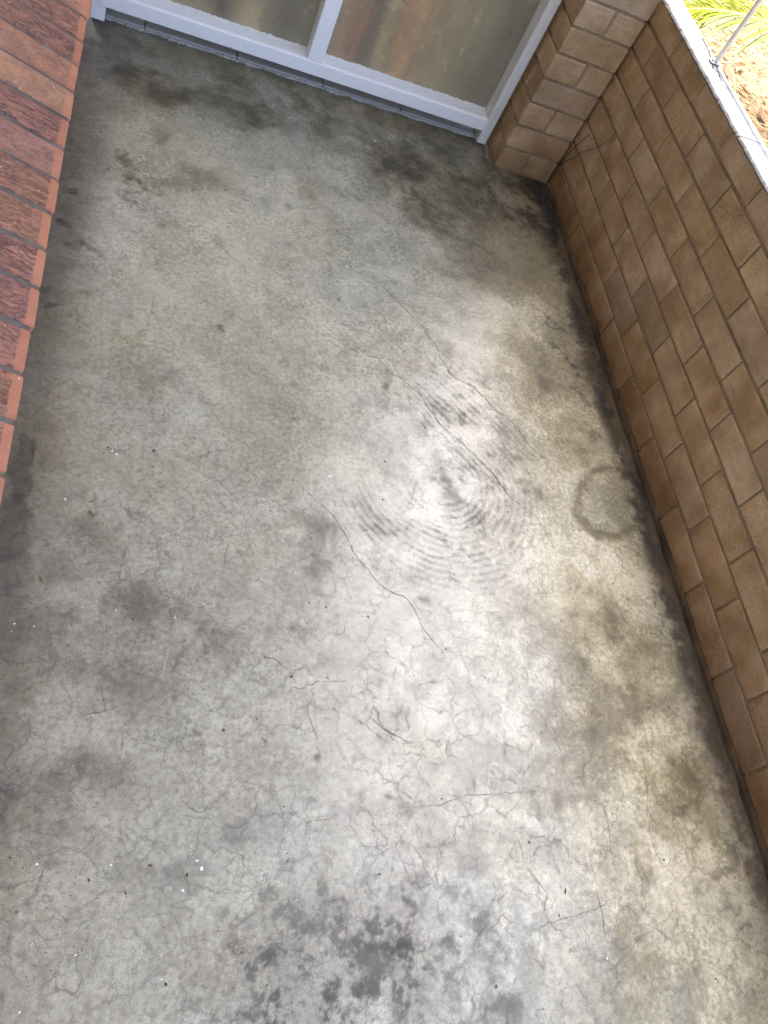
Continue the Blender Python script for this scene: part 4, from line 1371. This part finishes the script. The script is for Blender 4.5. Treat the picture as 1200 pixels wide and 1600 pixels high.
PALE_SIDE = -1
frond([(3.30, 1.80, .18), (2.75, 1.98, .22), (2.25, 2.127, .165), (2.0, 2.205, .138), (1.87, 2.258, .112), (1.75, 2.306, .073), (1.62, 2.294, .046), (1.5, 2.26, .022)], .42, 62,
      'yellow green frond arching toward the coping with its tip over the wall end', .0, True, True, 1)
frond([(3.30, 1.85, .20), (2.95, 2.25, .32), (2.60, 2.62, .32), (2.25, 2.95, .20), (2.0, 3.2, .05)], .45, 44, 'bright frond behind the nearest one', .0, False, True, 2)
for i, (ex, ey, ez) in enumerate([(4.6, 1.9, .0), (4.2, 2.9, .1), (3.9, .6, .1), (3.0, .5, .05), (3.5, 3.3, .2), (2.9, 1.0, .9), (3.9, 2.2, 1.0), (3.2, 2.6, .95)]):
    a = Vector((3.35, 1.75, .18))
    b = Vector((ex, ey, ez))
    mid = a.lerp(b, .5) + Vector((0, 0, .28))
    frond([a, a.lerp(mid, .5) + Vector((0, 0, .09)), mid, mid.lerp(b, .55) + Vector((0, 0, .05)), b], .42, 34, None, 0, False, False, 10 + i)

# ------------------------------------------------------------------ small things on the floor
rf = random.Random(9)


def pebble(r_):
    bm = bmesh.new()
    bmesh.ops.create_icosphere(bm, subdivisions=1, radius=1)
    for vv in bm.verts:
        vv.co *= rf.uniform(.75, 1.2)
        vv.co.z *= .35
    me = bpy.data.meshes.new('fleck')
    bm.to_mesh(me)
    bm.free()
    me.materials.append(M_FLECK)
    return me


PM = [pebble(1) for _ in range(4)]
named = {0: 'elongated white fleck near the middle of the concrete floor', 6: 'round white speck, largest one on the near left of the floor'}
bm_all_v, bm_all_f = [], []
for i, (x_, y_, s_) in enumerate(FLECKS):
    r_ = s_ * .00058
    me = rf.choice(PM)
    sx = r_ * (1.9 if i in (0, 1, 5) else rf.uniform(.9, 1.4))
    if i in named:
        o = link('white_fleck', me, None, None, (x_, y_, r_ * .3))
        o.scale = (sx, r_, r_)
        o.rotation_euler.z = .4
        tag(o, named[i], 'fleck', 'white flecks on the floor')
    else:
        a = rf.uniform(0, 3)
        b0 = len(bm_all_v)
        for vv in me.vertices:
            px, py = vv.co.x * sx, vv.co.y * r_
            bm_all_v.append((x_ + px * math.cos(a) - py * math.sin(a), y_ + px * math.sin(a) + py * math.cos(a), r_ * .3 + vv.co.z * r_))
        for pl in me.polygons:
            bm_all_f.append(tuple(b0 + k_ for k_ in pl.vertices))
for i in range(90):
    x_, y_ = rf.uniform(-1.66, -.1), rf.uniform(-2.7, .1)
    r_ = rf.uniform(.0006, .0015)
    b0 = len(bm_all_v)
    for vv in PM[0].vertices:
        bm_all_v.append((x_ + vv.co.x * r_, y_ + vv.co.y * r_, r_ * .3 + vv.co.z * r_))
    for pl in PM[0].polygons:
        bm_all_f.append(tuple(b0 + k_ for k_ in pl.vertices))
o = link('white_grit', mesh('white_grit', bm_all_v, bm_all_f), None, M_FLECK)
tag(o, 'tiny white paint flecks and grit scattered over the grey concrete', 'grit', kind='stuff')

v, f = [], []
for i, (x_, y_, s_) in enumerate(BITS):
    L = s_ * .0009
    W = L * rf.uniform(.22, .5)
    a = rf.uniform(0, 3.1)
    if i in (0, 1):
        me = mesh('dry_leaf_bit', [(-L, 0, .001), (0, -W * .6, .004), (L, 0, .0015), (0, W * .6, .003), (0, 0, .006)], [(0, 1, 4), (1, 2, 4), (2, 3, 4), (3, 0, 4)])
        o = link('dry_leaf_bit', me, None, M_STRAW, (x_, y_, 0))
        o.rotation_euler.z = -.75 if i == 0 else -1.0
        tag(o, ('curled brown bit of dry leaf on the floor below the red sill', 'slim brown bit of dry leaf nearest the left edge of the floor')[i], 'leaf bit', 'bits of dry leaf on the floor')
        continue
    b0 = len(v)
    for (u, w_, h_) in ((-L, 0, .001), (0, -W, .0025), (L, 0, .001), (0, W, .0022), (0, 0, .0038)):
        v.append((x_ + u * math.cos(a) - w_ * math.sin(a), y_ + u * math.sin(a) + w_ * math.cos(a), h_))
    f += [(b0, b0 + 1, b0 + 4), (b0 + 1, b0 + 2, b0 + 4), (b0 + 2, b0 + 3, b0 + 4), (b0 + 3, b0, b0 + 4)]
for i in range(230):
    x_, y_ = rf.uniform(-1.66, -.05), rf.uniform(-2.72, .12)
    L = rf.choice((.0012, .0016, .002, .0026, .0038))
    W = L * rf.uniform(.35, .9)
    a = rf.uniform(0, 3.1)
    b0 = len(v)
    for (u, w_, h_) in ((-L, 0, .0004), (-.2 * L, -W, .0008), (L, rf.uniform(-.5, .5) * W, .0004), (.1 * L, W, .0008), (0, 0, .0014)):
        v.append((x_ + u * math.cos(a) - w_ * math.sin(a), y_ + u * math.sin(a) + w_ * math.cos(a), h_))
    f += [(b0, b0 + 1, b0 + 4), (b0 + 1, b0 + 2, b0 + 4), (b0 + 2, b0 + 3, b0 + 4), (b0 + 3, b0, b0 + 4)]
o = link('dark_crumbs', mesh('dark_crumbs', v, f), None, M_BIT)
tag(o, 'dark crumbs of leaf and dirt scattered on the concrete', 'crumbs', kind='stuff')

# two dry tendrils coming out of the crack between pillar and wall
for i, (pts, lb) in enumerate((([(-.006, -.003, .09), (-.007, -.012, .135), (-.005, -.026, .185), (-.006, -.05, .235), (-.004, -.066, .262)], 'short dark dry tendril rising from the crack between pillar and wall'),
                               ([(-.006, -.003, .085), (-.008, -.030, .125), (-.006, -.062, .160), (-.010, -.090, .205), (-.006, -.121, .235), (-.005, -.165, .278), (-.006, -.195, .330), (-.004, -.20, .362)], 'longer curved dark tendril lying across the corner blocks'))):
    o = link('dry_tendril', tube_mesh('dry_tendril', pts, [.0016 - .0001 * k_ for k_ in range(len(pts))], 5), None, M_TENDRIL)
    tag(o, lb, 'tendril', 'dry tendrils in the corner')
